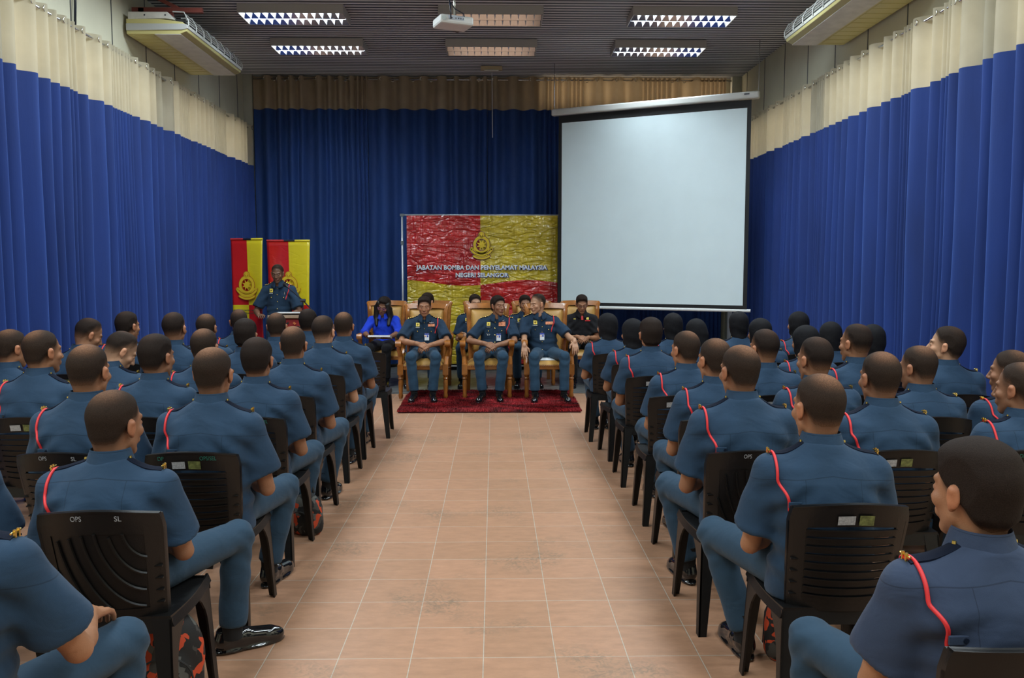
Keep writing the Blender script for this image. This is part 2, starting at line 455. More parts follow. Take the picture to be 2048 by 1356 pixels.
def hand_into(f, W, fd, n, side, curl=.5, spread=.12, sc=1.0):
    """side: +1 thumb toward +cross(fd,n)"""
    W = np.array(W, float); fd = np.array(fd, float); fd /= np.linalg.norm(fd)
    n = np.array(n, float); n -= fd*(n@fd); n /= np.linalg.norm(n); lat = np.cross(fd, n)*side
    f.cap(W-fd*.03, W+fd*.012, .026*sc, .025*sc, .012)
    L = [.040, .044, .041, .033]
    for i in range(4):
        o = (1.5-i)
        kn = W+fd*(.082-.004*abs(o-.5))*sc+lat*o*.0195*sc
        f.cap(W+fd*.012+lat*o*.012, kn, .0135*sc, .0112*sc, .008)
        d = fd+lat*o*spread*.6; d /= np.linalg.norm(d); p = kn; r = .0098; ang = curl*.6
        for j, q in enumerate((1.0, .62, .48)):
            d2 = d*math.cos(ang)+n*math.sin(ang); d2 /= np.linalg.norm(d2); e = p+d2*L[i]*q*sc
            f.cap(p, e, r*sc, (r-.0009)*sc, .0022); p = e; r -= .0009; ang += curl
    th = W+fd*.018*sc+lat*.026*sc
    d = fd*.62+lat*.62+n*.25; d /= np.linalg.norm(d); e = th+d*.040*sc
    f.cap(W+fd*.01+lat*.01, e, .017*sc, .0125*sc, .007)
    d3 = fd*.85+lat*.25+n*.30; d3 /= np.linalg.norm(d3); f.cap(e, e+d3*.036*sc, .0115*sc, .0092*sc, .003)

_shoe = {}
def shoe_mesh():
    if 'm' not in _shoe:
        f = Fld([-.06, -.10, -.01], [.06, .22, .15], .006)
        f.cap((0, -.055, .050), (0, .02, .055), .036, .038, .02)
        f.cap((0, .02, .052), (.003, .14, .036), .040, .037, .02)
        f.ell((.003, .155, .030), (.039, .055, .034), .015)
        f.ell((0, -.01, .010), (.043, .09, .012), .004); f.ell((.002, .10, .009), (.047, .115, .011), .004)
        f.cut_cap((0, -.035, .06), (0, -.045, .105), .040, .036, .02)
        f.cap((0, -.03, .012), (.0, .16, .012), .034, .038, .012)
        Z = f.ax[2][None, None, :]; f.F = np.maximum(f.F, .002-Z).astype(np.float32)
        V, Q = f.mesh(); _shoe['m'] = npmesh('shoe', V, Q); _shoe['m'].materials.append(M_SHOE)
        b = MB(); b.tube([(0, -.04, .07), (0, -.04, .19)], [.040, .043], 12); so = b.build('tmp', M_SOCK, smooth=True)
        _shoe['s'] = so.data; bpy.data.objects.remove(so)
    return _shoe['m'], _shoe['s']

TONES = dict(t=(.36, .165, .085), l=(.50, .27, .16), d=(.22, .10, .055), m=(.30, .14, .075), dd=(.17, .080, .045))
def person(label, x, y, yaw=0, ztop=1.22, hy=0, hp=0, hr=0, lean=0, side=0, out='trainee', hair='buzz', tone='m',
           res=.012, group=None, arms=('lap', 'lap'), kl=.15, kr=.15, ky=.41, hipz=.50, stand=False, wide=1.0, bw=1.0,
           feet=(0, 0), seed=None, cord=True, extra=None, tilt=0, lower=True, anky=.40, z0=0, ank=.92, toe=(.15, -.15)):
    seed = seed if seed is not None else int(abs(x*1000+y*77)) % 9973
    rs = np.random.RandomState(seed)
    root = empty('person', (x, y, z0), yaw); tag(root, label, 'person', group)
    ts = (ztop-z0-hipz)/(.745*(math.cos(hp)*.18+.82)); tone = TONES[tone]
    def Zz(z): return hipz+(z-.5)*ts
    def cx(z): return side*(z-.45)
    def cy(z): return -.075-.03*math.sin(PI*min(1, max(0, (z-.45)/.6)))+lean*max(0, (z-.45))**1.25+(.03 if stand else 0)
    tab_z = [.40, .45, .52, .62, .72, .81, .875, .925, .965, 1.005]
    tab_a = [.165, .178, .176, .166, .170, .184, .192, .165, .110, .066]
    tab_b = [.115, .128, .128, .116, .116, .122, .112, .094, .074, .060]
    off = bool(out == 'officer')
    if out == 'blouse': tab_b = [.115, .128, .125, .110, .118, .132, .112, .09, .07, .052]; tab_a = [a*.93 for a in tab_a]
    elif off: tab_b = [.12, .135, .145, .140, .132, .128, .115, .094, .074, .060]
    nb = np.array([cx(.985), cy(.985)+.018, Zz(.985)])
    Sh = [np.array([cx(.925)+s*.172*bw, cy(.93)+.012, Zz(.888)]) for s in (-1, 1)]
    R = rotm(hy, hp, hr); Hc = nb+np.array([side*.05, .012+lean*.05, .050])+R @ np.array([0, .02, .075])
    # arms
    A = []
    for i, s in enumerate((-1, 1)):
        sp = arms[i]; P = Sh[i]
        if isinstance(sp, str):
            if sp == 'lap': e = P+[s*.055, .055, -.285*ts]; wr = np.array([s*.062+cx(.6), e[1]+.19, max(hipz+.115, Zz(.615))+(.012 if s > 0 else 0)]); fd = (-s*.8, .5, -.22); n = (-s*.3, -.5, -.8); cu = .55
            elif sp == 'knee': e = P+[s*.075, .115, -.27*ts]; wr = np.array([s*.17, .24, hipz+.125]); fd = (-s*.1, .95, -.22); n = (0, -.2, -1); cu = .25
            elif sp == 'cross': e = P+[s*.055, .10, -.27*ts]; wr = np.array([-s*.03, e[1]+.13, Zz(.64)+(.03 if s > 0 else 0)]); fd = (-s*1, .15, 0); n = (0, -1, -.1); cu = .4
        else: e, wr, fd, n, cu = [np.array(q, float) if not isinstance(q, (int, float)) else q for q in sp]
        A.append((P, np.array(e, float), np.array(wr, float), fd, n, cu))
    far = res > .014
    # ---- body: head and neck, forearms with hands, trunk, legs
    headp, hairp = make_head(nb-[0, 0, .03], R, Hc, tone, hair, seed, max(.0042, res*.42), wide)
    parts = [headp]
    for i, s in enumerate((-1, 1)):
        P, e, wr, fd, n, cu = A[i]
        st = P+(e-P)*.35; fdn = np.array(fd, float)/np.linalg.norm(fd); tip = wr+fdn*.19
        pts = np.array([st, e, wr, tip]); hh = .0048 if res <= .012 else .0065
        f = Fld(pts.min(0)-.075, pts.max(0)+.075, hh)
        f.cap(st, e, .047, .034, .008); m = e+(wr-e)*.30; f.cap(e, m, .034, .039, .008); f.cap(m, wr, .039, .027, .008)
        hand_into(f, wr, fd, n, s, cu)
        V, Q = f.mesh(); C = np.ones((len(V), 3))*np.array(tone)
        dk = np.linalg.norm(V-wr, axis=1); C *= (1-.12*sst(dk, .08, .16)*(np.linalg.norm(V-e, axis=1) > .24))[:, None]
        parts.append((V, Q, C))
    kk = [np.array([-kl, ky, hipz+.0]), np.array([kr, ky, hipz+.0])]
    an = [np.array([-kl*ank, anky+feet[0], .10]), np.array([kr*ank, anky+feet[1], .10])]
    if stand: kk = [np.array([-.10, .03, hipz*.53]), np.array([.10, .03, hipz*.53])]; an = [np.array([-.11, 0, .1]), np.array([.11, 0, .1])]
    f = Fld([-.3, -.25, .06], [.3, ky+.2, Zz(1.0)], .024)
    f.ell((cx(.5), cy(.5)+.01, hipz), (.13, .09, .08), .03)
    f.cap((cx(.5), cy(.5), hipz+.05), (cx(.75), cy(.75), Zz(.75)), .09, .10, .05); f.cap((cx(.75), cy(.75), Zz(.75)), nb-[0, 0, .02], .10, .045, .05)
    for i, s in enumerate((-1, 1)):
        f.cap(Sh[i], A[i][1], .042, .038, .03); f.cap(nb-[0, 0, .03], Sh[i], .04, .045, .03)
        f.cap((s*.08, -.03, hipz), kk[i], .058, .045, .03); f.cap(kk[i], an[i], .042, .030, .02)
    V, Q = f.mesh(); parts.append((V, Q, np.ones((len(V), 3))*np.array(tone)))
    V, Q, C = join(parts)
    body = newobj('body', npmesh('body', V, Q, C), M_SKIN, root)
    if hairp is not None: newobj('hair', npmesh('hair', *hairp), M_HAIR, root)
    # ---- shirt
    slv = .80 if off else .70
    lowz = .43 if not (off or out == 'black') else .40
    allp = np.array([Sh[0], Sh[1], A[0][1], A[1][1], nb, [-.19, -.2, Zz(lowz)], [.19, .1, Zz(lowz)]])
    if out == 'blouse': allp = np.vstack([allp, A[0][2], A[1][2]])
    hs = res*(.85 if (off or out in ('blouse', 'black')) else 1)
    f = Fld(allp.min(0)-.11, allp.max(0)+.10, hs)
    lo = [cx(.9)-.24-abs(side)*.3, -.30, Zz(.40)]; hi = [cx(.9)+.24+abs(side)*.3, .35+lean*.3, Zz(1.0)]
    zt = np.array([Zz(z) for z in tab_z]); cyt = np.array([cy(z) for z in tab_z])
    def torso(X, Y, Z):
        zz = Z.ravel()
        a = np.interp(zz, zt, tab_a).astype(np.float32)*bw; b = np.interp(zz, zt, tab_b).astype(np.float32)*(.5+.5*bw); c = np.interp(zz, zt, cyt).astype(np.float32)
        c0 = (side*((zz-hipz)/ts+.05)).astype(np.float32)
        xx = (X-c0[None, None, :])/a[None, None, :]; yy = (Y-c[None, None, :])/b[None, None, :]
        d = ((np.abs(xx)**2.4+np.abs(yy)**2.4)**(1/2.4)-1)*b[None, None, :]
        return np.maximum(np.maximum(d, Z-zt[-1]), Zz(lowz)-Z)
    f.put(torso, lo, hi, .02)
    for i, s in enumerate((-1, 1)):
        P, e = Sh[i], A[i][1]
        f.cap(nb+[s*.035, -.012, -.030], P+[0, 0, .004], .046, .058, .035)
        sr = .088 if not out == 'blouse' else .068
        e2 = P+(e-P)*slv
        if out == 'blouse':
            f.cap(P, e, .058, .056, .03); f.cut_cap(e, e+(A[i][2]-e)*.35, .055, .050, .02)
        else: f.cut_cap(P-(e-P)*.02, e2+(e-P)/np.linalg.norm(e-P)*.01, .062, sr*(.90 if off else .97), .03)
    # folds
    X, Y, Z = f.ax[0][:, None, None], f.ax[1][None, :, None], f.ax[2][None, None, :]
    p1, p2, p3 = rs.uniform(0, 6, 3)
    am = .0062
    fold = np.sin(Z*58+np.abs(X)*46+p1+2*np.sin(X*9+p2))*sst(-np.abs(np.abs(X-cx(.8))-.14), -.14, -.01)*sst(-np.abs(Z-Zz(.80)), -.13, -.03)
    fold = fold+.8*np.sin(Z*70+1.4*np.sin(X*14+p3)+X*12*np.sign(p1-3))*sst(-np.abs(Z-Zz(.60)), -.14, -.03)
    fold = fold+.6*np.sin(X*34+p2+Z*8+np.sin(Z*11+p1)*1.5)*np.sin(Y*18+p3+Z*21)
    f.F = (f.F+fold*am).astype(np.float32)
    V, Q = f.mesh(); shirt = npmesh('shirt', V, Q)
    sm = dict(trainee=M_SH, officer=M_OF, blouse=M_BL, black=M_BK, grey=M_SH2)[out]
    so = newobj('shirt' if out != 'blouse' else 'blouse', shirt, sm, root)
    bvh = BVHTree.FromPolygons([tuple(v) for v in V.tolist()], Q.tolist())
    def snap(o, d, dflt=None):
        r = bvh.ray_cast(Vector(o), Vector(d)); return r[0] if r[0] is not None else dflt
    # collar
    zc = Zz(.985); c0 = nb.copy()
    b = MB(); gap = .55 if (off or out in ('blouse', 'black')) else .28
    ch = -.008 if off else .006
    def colr(u, v):
        t = PI/2+gap*.5+(2*PI-gap)*u; tw = 1+(.25 if off or out in ('blouse', 'black') else .1)*max(0, math.sin(t))
        rr = [.102, .090, .067, .0655][min(3, int(v*3+.01))]; zz = [-.034, -.012, .050+ch, .046+ch][min(3, int(v*3+.01))]
        dn = .020*max(0, math.sin(t))**2
        return (c0[0]+math.cos(t)*rr*.98, c0[1]+.004+math.sin(t)*rr*tw*.98+lean*zz*.6, c0[2]+zz-dn*(1.6 if v < .5 else .9))
    b.grid(colr, 30, 3)
    co = b.build('collar', sm, root, smooth=True)
    sd = co.modifiers.new('s', 'SOLIDIFY'); sd.thickness = .004; sd.offset = -1
    # shoulder straps
    if out in ('trainee', 'officer', 'grey') :
        for i, s in enumerate((-1, 1)):
            if far and not off and cord is None: continue
            a0 = nb[0]+s*.072; a1 = Sh[i][0]+s*.012; yc = Sh[i][1]-.002
            def ep(u, v, a0=a0, a1=a1, yc=yc, i=i):
                xx = a0+(a1-a0)*u; yy = yc+(v-.5)*(.042+.008*u)+(.006-.0*u)
                q = snap((xx, yc, Zz(1.3)), (0, 0, -1), Vector((xx, yc, Sh[i][2]+.06)))
                return (xx, yy, q[2]+.0055+.0015*math.sin(PI*u)-abs(v-.5)*.012)
            st = MB().grid(ep, 6, 4, (0, 0, -.005)).build('shoulder_strap', M_STRAP, root, smooth=True)
            pe = Vector(ep(1, .5)); pi = Vector(ep(.04, .5))
            g = MB()
            if off:
                for u in (.30, .55, .80, .98): g.lathe([(.0115, 0), (.010, .005), (.004, .009)], Vector(ep(min(u, 1), .5))+Vector((0, 0, -.001)), 8)
                g.lathe([(.007, 0), (.006, .006)], pi, 8)
                g.build('rank_pips', M_GOLD, st, smooth=True)
            else:
                g.box(pe+Vector((s*.002, -.008, .002)), (.006, .006, .022)); g.box(pe+Vector((s*.002, .008, .002)), (.006, .006, .022)); g.tube([pe+Vector((0, -.022, .006)), pe+Vector((0, .022, .006))], .0028, 6)
                g.lathe([(.006, -.002), (.005, .005)], pi, 8)
                g.build('gold_pin', M_GOLD, st)
            if i == 0 and cord:
                P = Sh[0]; back = not off; sg = -1 if back else 1
                ax0 = P[0]+(-.006 if not off else .018)
                pts = [pe+Vector((0, sg*.010, 0))]
                for u in range(0, 19):
                    u = u/18; th = math.radians(62+98*min(1, u/.5)); dn = max(0, u-.5)/.5
                    xx = ax0+.006+.050*dn-.016*dn**3; dv = Vector((0, sg*-math.cos(th), math.sin(th)))
                    c = Vector((xx, P[1], P[2]-.035-.115*ts*dn))
                    q = snap(c+dv*.6, -dv)
                    if q is not None and (q-pts[-1]).length < .12: pts.append(q+dv*.0035)
                if len(pts) > 2:
                    # smooth
                    sp_ = list(pts)
                    for _ in range(2): sp_ = [sp_[0]]+[v for q in range(len(sp_)-1) for v in (sp_[q].lerp(sp_[q+1], .25), sp_[q].lerp(sp_[q+1], .75))]+[sp_[-1]]
                    MB().tube(sp_, .0052 if not off else .006, 8).build('red_lanyard', M_CORD, root, smooth='all')
                    if back and res <= .012:
                        q = snap((P[0]+.058, -.9, P[2]-.085*ts), (0, 1, 0))
                        if q is not None:
                            tb = MB().box(q+Vector((-.008, -.003, 0)), (.046, .008, .022)).build('button_tab', sm, root, bevel=.002)
                            MB().tube([q+Vector((.008, -.004, 0)), q+Vector((.008, -.009, 0))], .0065, 10).build('button', M_BTN, tb)
    # front details
    def plate(u0, u1, z0_, z1_, off_=.004, nu=4, nv=4):
        def g(u, v):
            xx = cx(.8)+u0+(u1-u0)*u; zz = Zz(z0_+(z1_-z0_)*v); q = snap((xx, 1.5, zz), (0, -1, 0), Vector((xx, .1, zz)))
            return (xx, q[1]+off_, zz)
        return MB().grid(g, nu, nv, (0, -.004, 0)), g
    if off or out in ('blouse', 'black'):
        plate(-.014, .014, .52, .955, .003, 1, 14)[0].build('placket', sm, root, smooth=True)
    if off:
        g = MB()
        for z in (.55, .65, .745, .835, .915):
            q = snap((cx(.8), 1.5, Zz(z)), (0, -1, 0))
            if q: g.ell_ = 0; g.lathe([(.0075, 0), (.0075, .003), (.004, .006)], (0, 0, 0), 8); 
            if q:
                n = 24
                for k in range(n): vx, vy, vz = g.v[-n+k]; g.v[-n+k] = (q[0]+vx, q[1]+.004+vz, q[2]+vy)
        for s in (-1, 1):
            q = snap((cx(.8)+s*.085, 1.5, Zz(.80)), (0, -1, 0))
            if q:
                g.lathe([(.0075, 0), (.0075, .003), (.004, .006)], (0, 0, 0), 8); n = 24
                for k in range(n): vx, vy, vz = g.v[-n+k]; g.v[-n+k] = (q[0]+vx, q[1]+.010+vz, q[2]+vy)
        g.build('gold_buttons', M_GOLD, root)
        for s in (-1, 1):
            plate(s*.085-.05, s*.085+.05, .70, .83, .003)[0].build('chest_pocket', sm, root, smooth=True)
        # image-left = wearer's right (+x)
        bb, gq = plate(.060, .105, .868, .915, .006, 4, 4)
        bd = bb.build('gold_badge', M_YEL, root); q = Vector(gq(.5, .45))
        MB().tube([q, q+Vector((0, .006, 0))], [.013, .010], 8).build('badge_centre', M_GOLD, bd)
        nt_ = plate(.045, .120, .848, .860, .006)[0].build('name_plate', M_BTN, root)
        MB().box(Vector(gq(.5, -.35))+Vector((0, .003, 0)), (.05, .002, .004)).build('name_line', M_WHITE, nt_)
        for z in (0, 1):
            for s in (-1, 1):
                q = Vector((c0[0]+s*.058, c0[1]+.055, c0[2]-.008-.016*z)); MB().box(q, (.006, .006, .010)).build('collar_pin', M_GOLD, co)
    if extra: extra(root, dict(plate=plate, snap=snap, Z=Zz, cx=cx, R=R, Hc=Hc, A=A, nb=nb, Sh=Sh))
    # ---- trousers
    tm = dict(trainee=M_TR, grey=M_TR, officer=M_TRO, blouse=M_TRB, black=M_TRB)[out]
    rr = max(res, .011)
    f = Fld([-max(kl, .17)-.12, -.24, .07], [max(kr, .17)+.12, (ky+.14 if not stand else .2), hipz+.14], rr*1.1)
    f.ell((0, cy(.5)+.015, hipz+.005), (.172, .135, .088), .03)
    for i, s in enumerate((-1, 1)):
        h0 = np.array([s*.085, cy(.5)+.05, hipz+.002]); k0 = kk[i]
        f.cap(h0, k0, .086, .064, .03)
        bt = an[i]+[0, 0, .02]; f.cut_cap(k0, bt, .063, .058 if not stand else .075, .02)
    X, Y, Z = f.ax[0][:, None, None], f.ax[1][None, :, None], f.ax[2][None, None, :]
    kd = sst(.17-np.sqrt((Y-ky)**2+(Z-hipz+.05)**2), 0, .14)
    fold = kd*np.sin((Z+Y)*75+p1)+.8*sst(-Y, -.12, .02)*np.sin(X*40+Y*55+p2)+.5*np.sin(Z*42+X*14+p3)
    f.F = (f.F+.0035*fold).astype(np.float32)
    V, Q = f.mesh(); newobj('trousers', npmesh('trousers', V, Q), tm, root)
    ms, mk = shoe_mesh()
    for i, s in enumerate((-1, 1)):
        o = newobj('shoe', ms, None, root); o.location = (an[i][0], an[i][1]+.035, .0); o.rotation_euler = (0, 0, toe[i])
        k = newobj('sock', mk, None, root); k.location = (an[i][0], an[i][1]+.035, 0)
    return root, dict(R=R, Hc=Hc, nb=nb, Sh=Sh, Z=Zz, A=A, snap=snap, cx=cx)
def hijab(root, info, lo=.0, seed=1):
    R, Hc, nb = info['R'], info['Hc'], info['nb']; nbl = R.T @ (nb-Hc)
    f = Fld([-.13, -.15, -.2], [.13, .14, .16], .006)
    f.ell((0, -.020, .045), (.088, .106, .094), .03); f.ell((0, -.03, .0), (.078, .085, .085), .03)
    f.cap((0, -.03, -.03), nbl+[0, -.005, .02], .076, .074, .04); f.ell((0, .02, -.06), (.060, .060, .05), .03)
    X, Y, Z = f.ax[0][:, None, None], f.ax[1][None, :, None], f.ax[2][None, None, :]
    f.F = (f.F+.0022*np.sin(Z*60+X*35+seed+2*np.sin(Y*20))*sst(-Z, -.02, .04)).astype(np.float32)
    f.ell((0, .105, .0), (.060, .065, .075), .012, 's')
    V, Q = f.mesh(); newobj('headscarf', npmesh('headscarf', V @ R.T+Hc, Q), M_HJ, root)
def spectacles(root, info, m=None):
    R, Hc = info['R'], info['Hc']; b = MB()
    for s in (-1, 1):
        b.tube([(s*.032+.021*math.cos(t), .092-.004*abs(math.cos(t)), .010+.015*math.sin(t)) for t in [2*PI*k/12 for k in range(13)]], .0022, 5)
        b.tube([(s*.053, .088, .014), (s*.080, .01, .010)], .002, 5)
    b.tube([(-.011, .095, .012), (.011, .095, .012)], .002, 5)
    b.v = [tuple(R @ np.array(v)+Hc) for v in b.v]; b.build('spectacles', m or M_GLS, root)
# ---------------------------------------------------------------- room shell
def floor_mat():
    m = bpy.data.materials.new('terracotta_tile'); m.use_nodes = True; nt = m.node_tree; N = nt.nodes; L = nt.links; b = N['Principled BSDF']
    tc = N.new('ShaderNodeTexCoord'); mp = N.new('ShaderNodeMapping'); mp.inputs['Location'].default_value = (.045+.0015, -.111+.0015, 0); L.new(tc.outputs['Object'], mp.inputs[0])
    br = N.new('ShaderNodeTexBrick'); br.offset = 0; br.squash = 1; br.inputs['Scale'].default_value = 1
    br.inputs['Brick Width'].default_value = .3; br.inputs['Row Height'].default_value = .3; br.inputs['Mortar Size'].default_value = .0028; br.inputs['Mortar Smooth'].default_value = .3
    br.inputs['Color1'].default_value = (.405, .218, .128, 1); br.inputs['Color2'].default_value = (.455, .242, .145, 1); br.inputs['Mortar'].default_value = (.52, .42, .33, 1)
    L.new(mp.outputs[0], br.inputs[0])
    # fine clay streaks
    s = N.new('ShaderNodeTexNoise'); s.inputs['Scale'].default_value = 9; s.inputs['Detail'].default_value = 7; s.inputs['Roughness'].default_value = .7
    m2 = N.new('ShaderNodeMapping'); m2.inputs['Scale'].default_value = (1, 2.6, 1); L.new(tc.outputs['Object'], m2.inputs[0]); L.new(m2.outputs[0], s.inputs[0])
    r1 = N.new('ShaderNodeMapRange'); r1.inputs['From Min'].default_value = .3; r1.inputs['From Max'].default_value = .7; r1.inputs['To Min'].default_value = .86; r1.inputs['To Max'].default_value = 1.12; L.new(s.outputs[0], r1.inputs[0])
    # worn grey smudges
    g = N.new('ShaderNodeTexNoise'); g.inputs['Scale'].default_value = 1.7; g.inputs['Detail'].default_value = 3; L.new(tc.outputs['Object'], g.inputs[0])
    g2 = N.new('ShaderNodeTexNoise'); g2.inputs['Scale'].default_value = 26; g2.inputs['Detail'].default_value = 6; g2.inputs['Distortion'].default_value = 2; L.new(tc.outputs['Object'], g2.inputs[0])
    a = N.new('ShaderNodeMapRange'); a.inputs['From Min'].default_value = .54; a.inputs['From Max'].default_value = .68; L.new(g.outputs[0], a.inputs[0])
    a2 = N.new('ShaderNodeMapRange'); a2.inputs['From Min'].default_value = .42; a2.inputs['From Max'].default_value = .62; L.new(g2.outputs[0], a2.inputs[0])
    k = mathn(nt, 'MULTIPLY', mathn(nt, 'MULTIPLY', a.outputs[0], a2.outputs[0]), .6)
    vm = N.new('ShaderNodeVectorMath'); vm.operation = 'SCALE'; L.new(br.outputs[0], vm.inputs[0]); L.new(r1.outputs[0], vm.inputs['Scale'])
    mx = N.new('ShaderNodeMix'); mx.data_type = 'RGBA'; L.new(k, mx.inputs[0]); L.new(vm.outputs[0], mx.inputs[6]); mx.inputs[7].default_value = (.16, .13, .09, 1)
    L.new(mx.outputs[2], b.inputs['Base Color'])
    b.inputs['Roughness'].default_value = .42; b.inputs['Specular IOR Level'].default_value = .4
    bp = N.new('ShaderNodeBump'); bp.inputs['Distance'].default_value = .0015
    h = mathn(nt, 'SUBTRACT', mathn(nt, 'MULTIPLY', s.outputs[0], .5), br.outputs['Fac']); L.new(h, bp.inputs['Height']); L.new(bp.outputs[0], b.inputs['Normal'])
    return m
def striped_stone():
    m = bpy.data.materials.new('grey_striped_stone'); m.use_nodes = True; nt = m.node_tree; N = nt.nodes; L = nt.links; b = N['Principled BSDF']
    tc = N.new('ShaderNodeTexCoord'); mp = N.new('ShaderNodeMapping'); mp.inputs['Scale'].default_value = (.6, 4, 1); mp.inputs['Rotation'].default_value = (0, 0, .35); L.new(tc.outputs['Object'], mp.inputs[0])
    wv = N.new('ShaderNodeTexWave'); wv.inputs['Scale'].default_value = 2.2; wv.inputs['Distortion'].default_value = 7; wv.inputs['Detail'].default_value = 3; L.new(mp.outputs[0], wv.inputs[0])
    cr = N.new('ShaderNodeValToRGB'); cr.color_ramp.elements[0].color = (.06, .065, .065, 1); cr.color_ramp.elements[1].color = (.22, .22, .20, 1); L.new(wv.outputs[0], cr.inputs[0]); L.new(cr.outputs[0], b.inputs['Base Color'])
    b.inputs['Roughness'].default_value = .35; return m
MB().add([(-XW-.1, YF, 0), (XW+.1, YF, 0), (XW+.1, 10.88, 0), (-XW-.1, 10.88, 0)], [(0, 1, 2, 3)]).build('floor', floor_mat())['kind'] = 'structure'
MB().box((0, (10.88+YB+.1)/2, -.02), (2*XW+.2, YB+.1-10.88, .048)).build('floor', striped_stone())['kind'] = 'structure'
def wall_mat():
    m = mat('cream_wall_panel', (.62, .60, .46), rough=.7, var=.05, vscale=2, bump=.001, bscale=40); nt = m.node_tree; N = nt.nodes; L = nt.links; b = N['Principled BSDF']
    return m
WM = wall_mat(); M_JOINT = mat('dark_joint_strip', (.06, .065, .07), rough=.5)
for sx, nm in ((-1, 'wall_left'), (1, 'wall_right')):
    b = MB(); b.box((sx*(XW+.05), (YB+YF)/2, ZC/2), (.1, YB-YF+.2, ZC+.2))
    b.cur = 1
    yy = 13.55
    while yy > -2:
        b.box((sx*(XW-.001), yy, 4.1), (.006, .016, 1.16)); yy -= .873
    b.build(nm, [WM, M_JOINT])['kind'] = 'structure'
MB().box((0, YB+.05, ZC/2), (2*XW+.2, .1, ZC+.2)).build('wall_back', WM)['kind'] = 'structure'
MB().box((0, YF-.05, ZC/2), (2*XW+.2, .1, ZC+.2)).build('wall_front', mat('front_wall_paint', (.42, .42, .36), rough=.8))['kind'] = 'structure'
# pale corner pillars
for i, (x, w_) in enumerate(((-3.905, .15), (3.905, .15))):
    MB().box((x, YB-.07, ZC/2), (w_, .14, ZC)).build('trim_%d' % (i+1), mat('pillar_paint', (.40, .41, .37), rough=.6, var=.06))['kind'] = 'structure'
# ceiling of narrow metal strips
b = MB(); y = YF-.1
while y < YB+.1:
    b.cur = 0; b.add([(-XW-.1, y, ZC), (-XW-.1, y+.078, ZC), (XW+.1, y+.078, ZC), (XW+.1, y, ZC)], [(0, 1, 2, 3)])
    b.cur = 1; b.add([(-XW-.1, y+.078, ZC), (-XW-.1, y+.088, ZC-.011), (XW+.1, y+.088, ZC-.011), (XW+.1, y+.078, ZC)], [(0, 1, 2, 3)])  # strip lip; the light it catches is painted in as a paler material
    b.add([(-XW-.1, y+.088, ZC-.011), (-XW-.1, y+.1, ZC), (XW+.1, y+.1, ZC), (XW+.1, y+.088, ZC-.011)], [(0, 1, 2, 3)])
    y += .1
b.build('ceiling', [mat('dark_ceiling_strip', (.075, .082, .098), rough=.5), mat('lit_strip_edge', (.55, .56, .60), rough=.4)])['kind'] = 'structure'
MB().box((0, (YB+YF)/2, ZC+.06), (2*XW+.2, YB-YF+.2, .08)).build('ceiling', mat('slab', (.2, .2, .2)))['kind'] = 'structure'

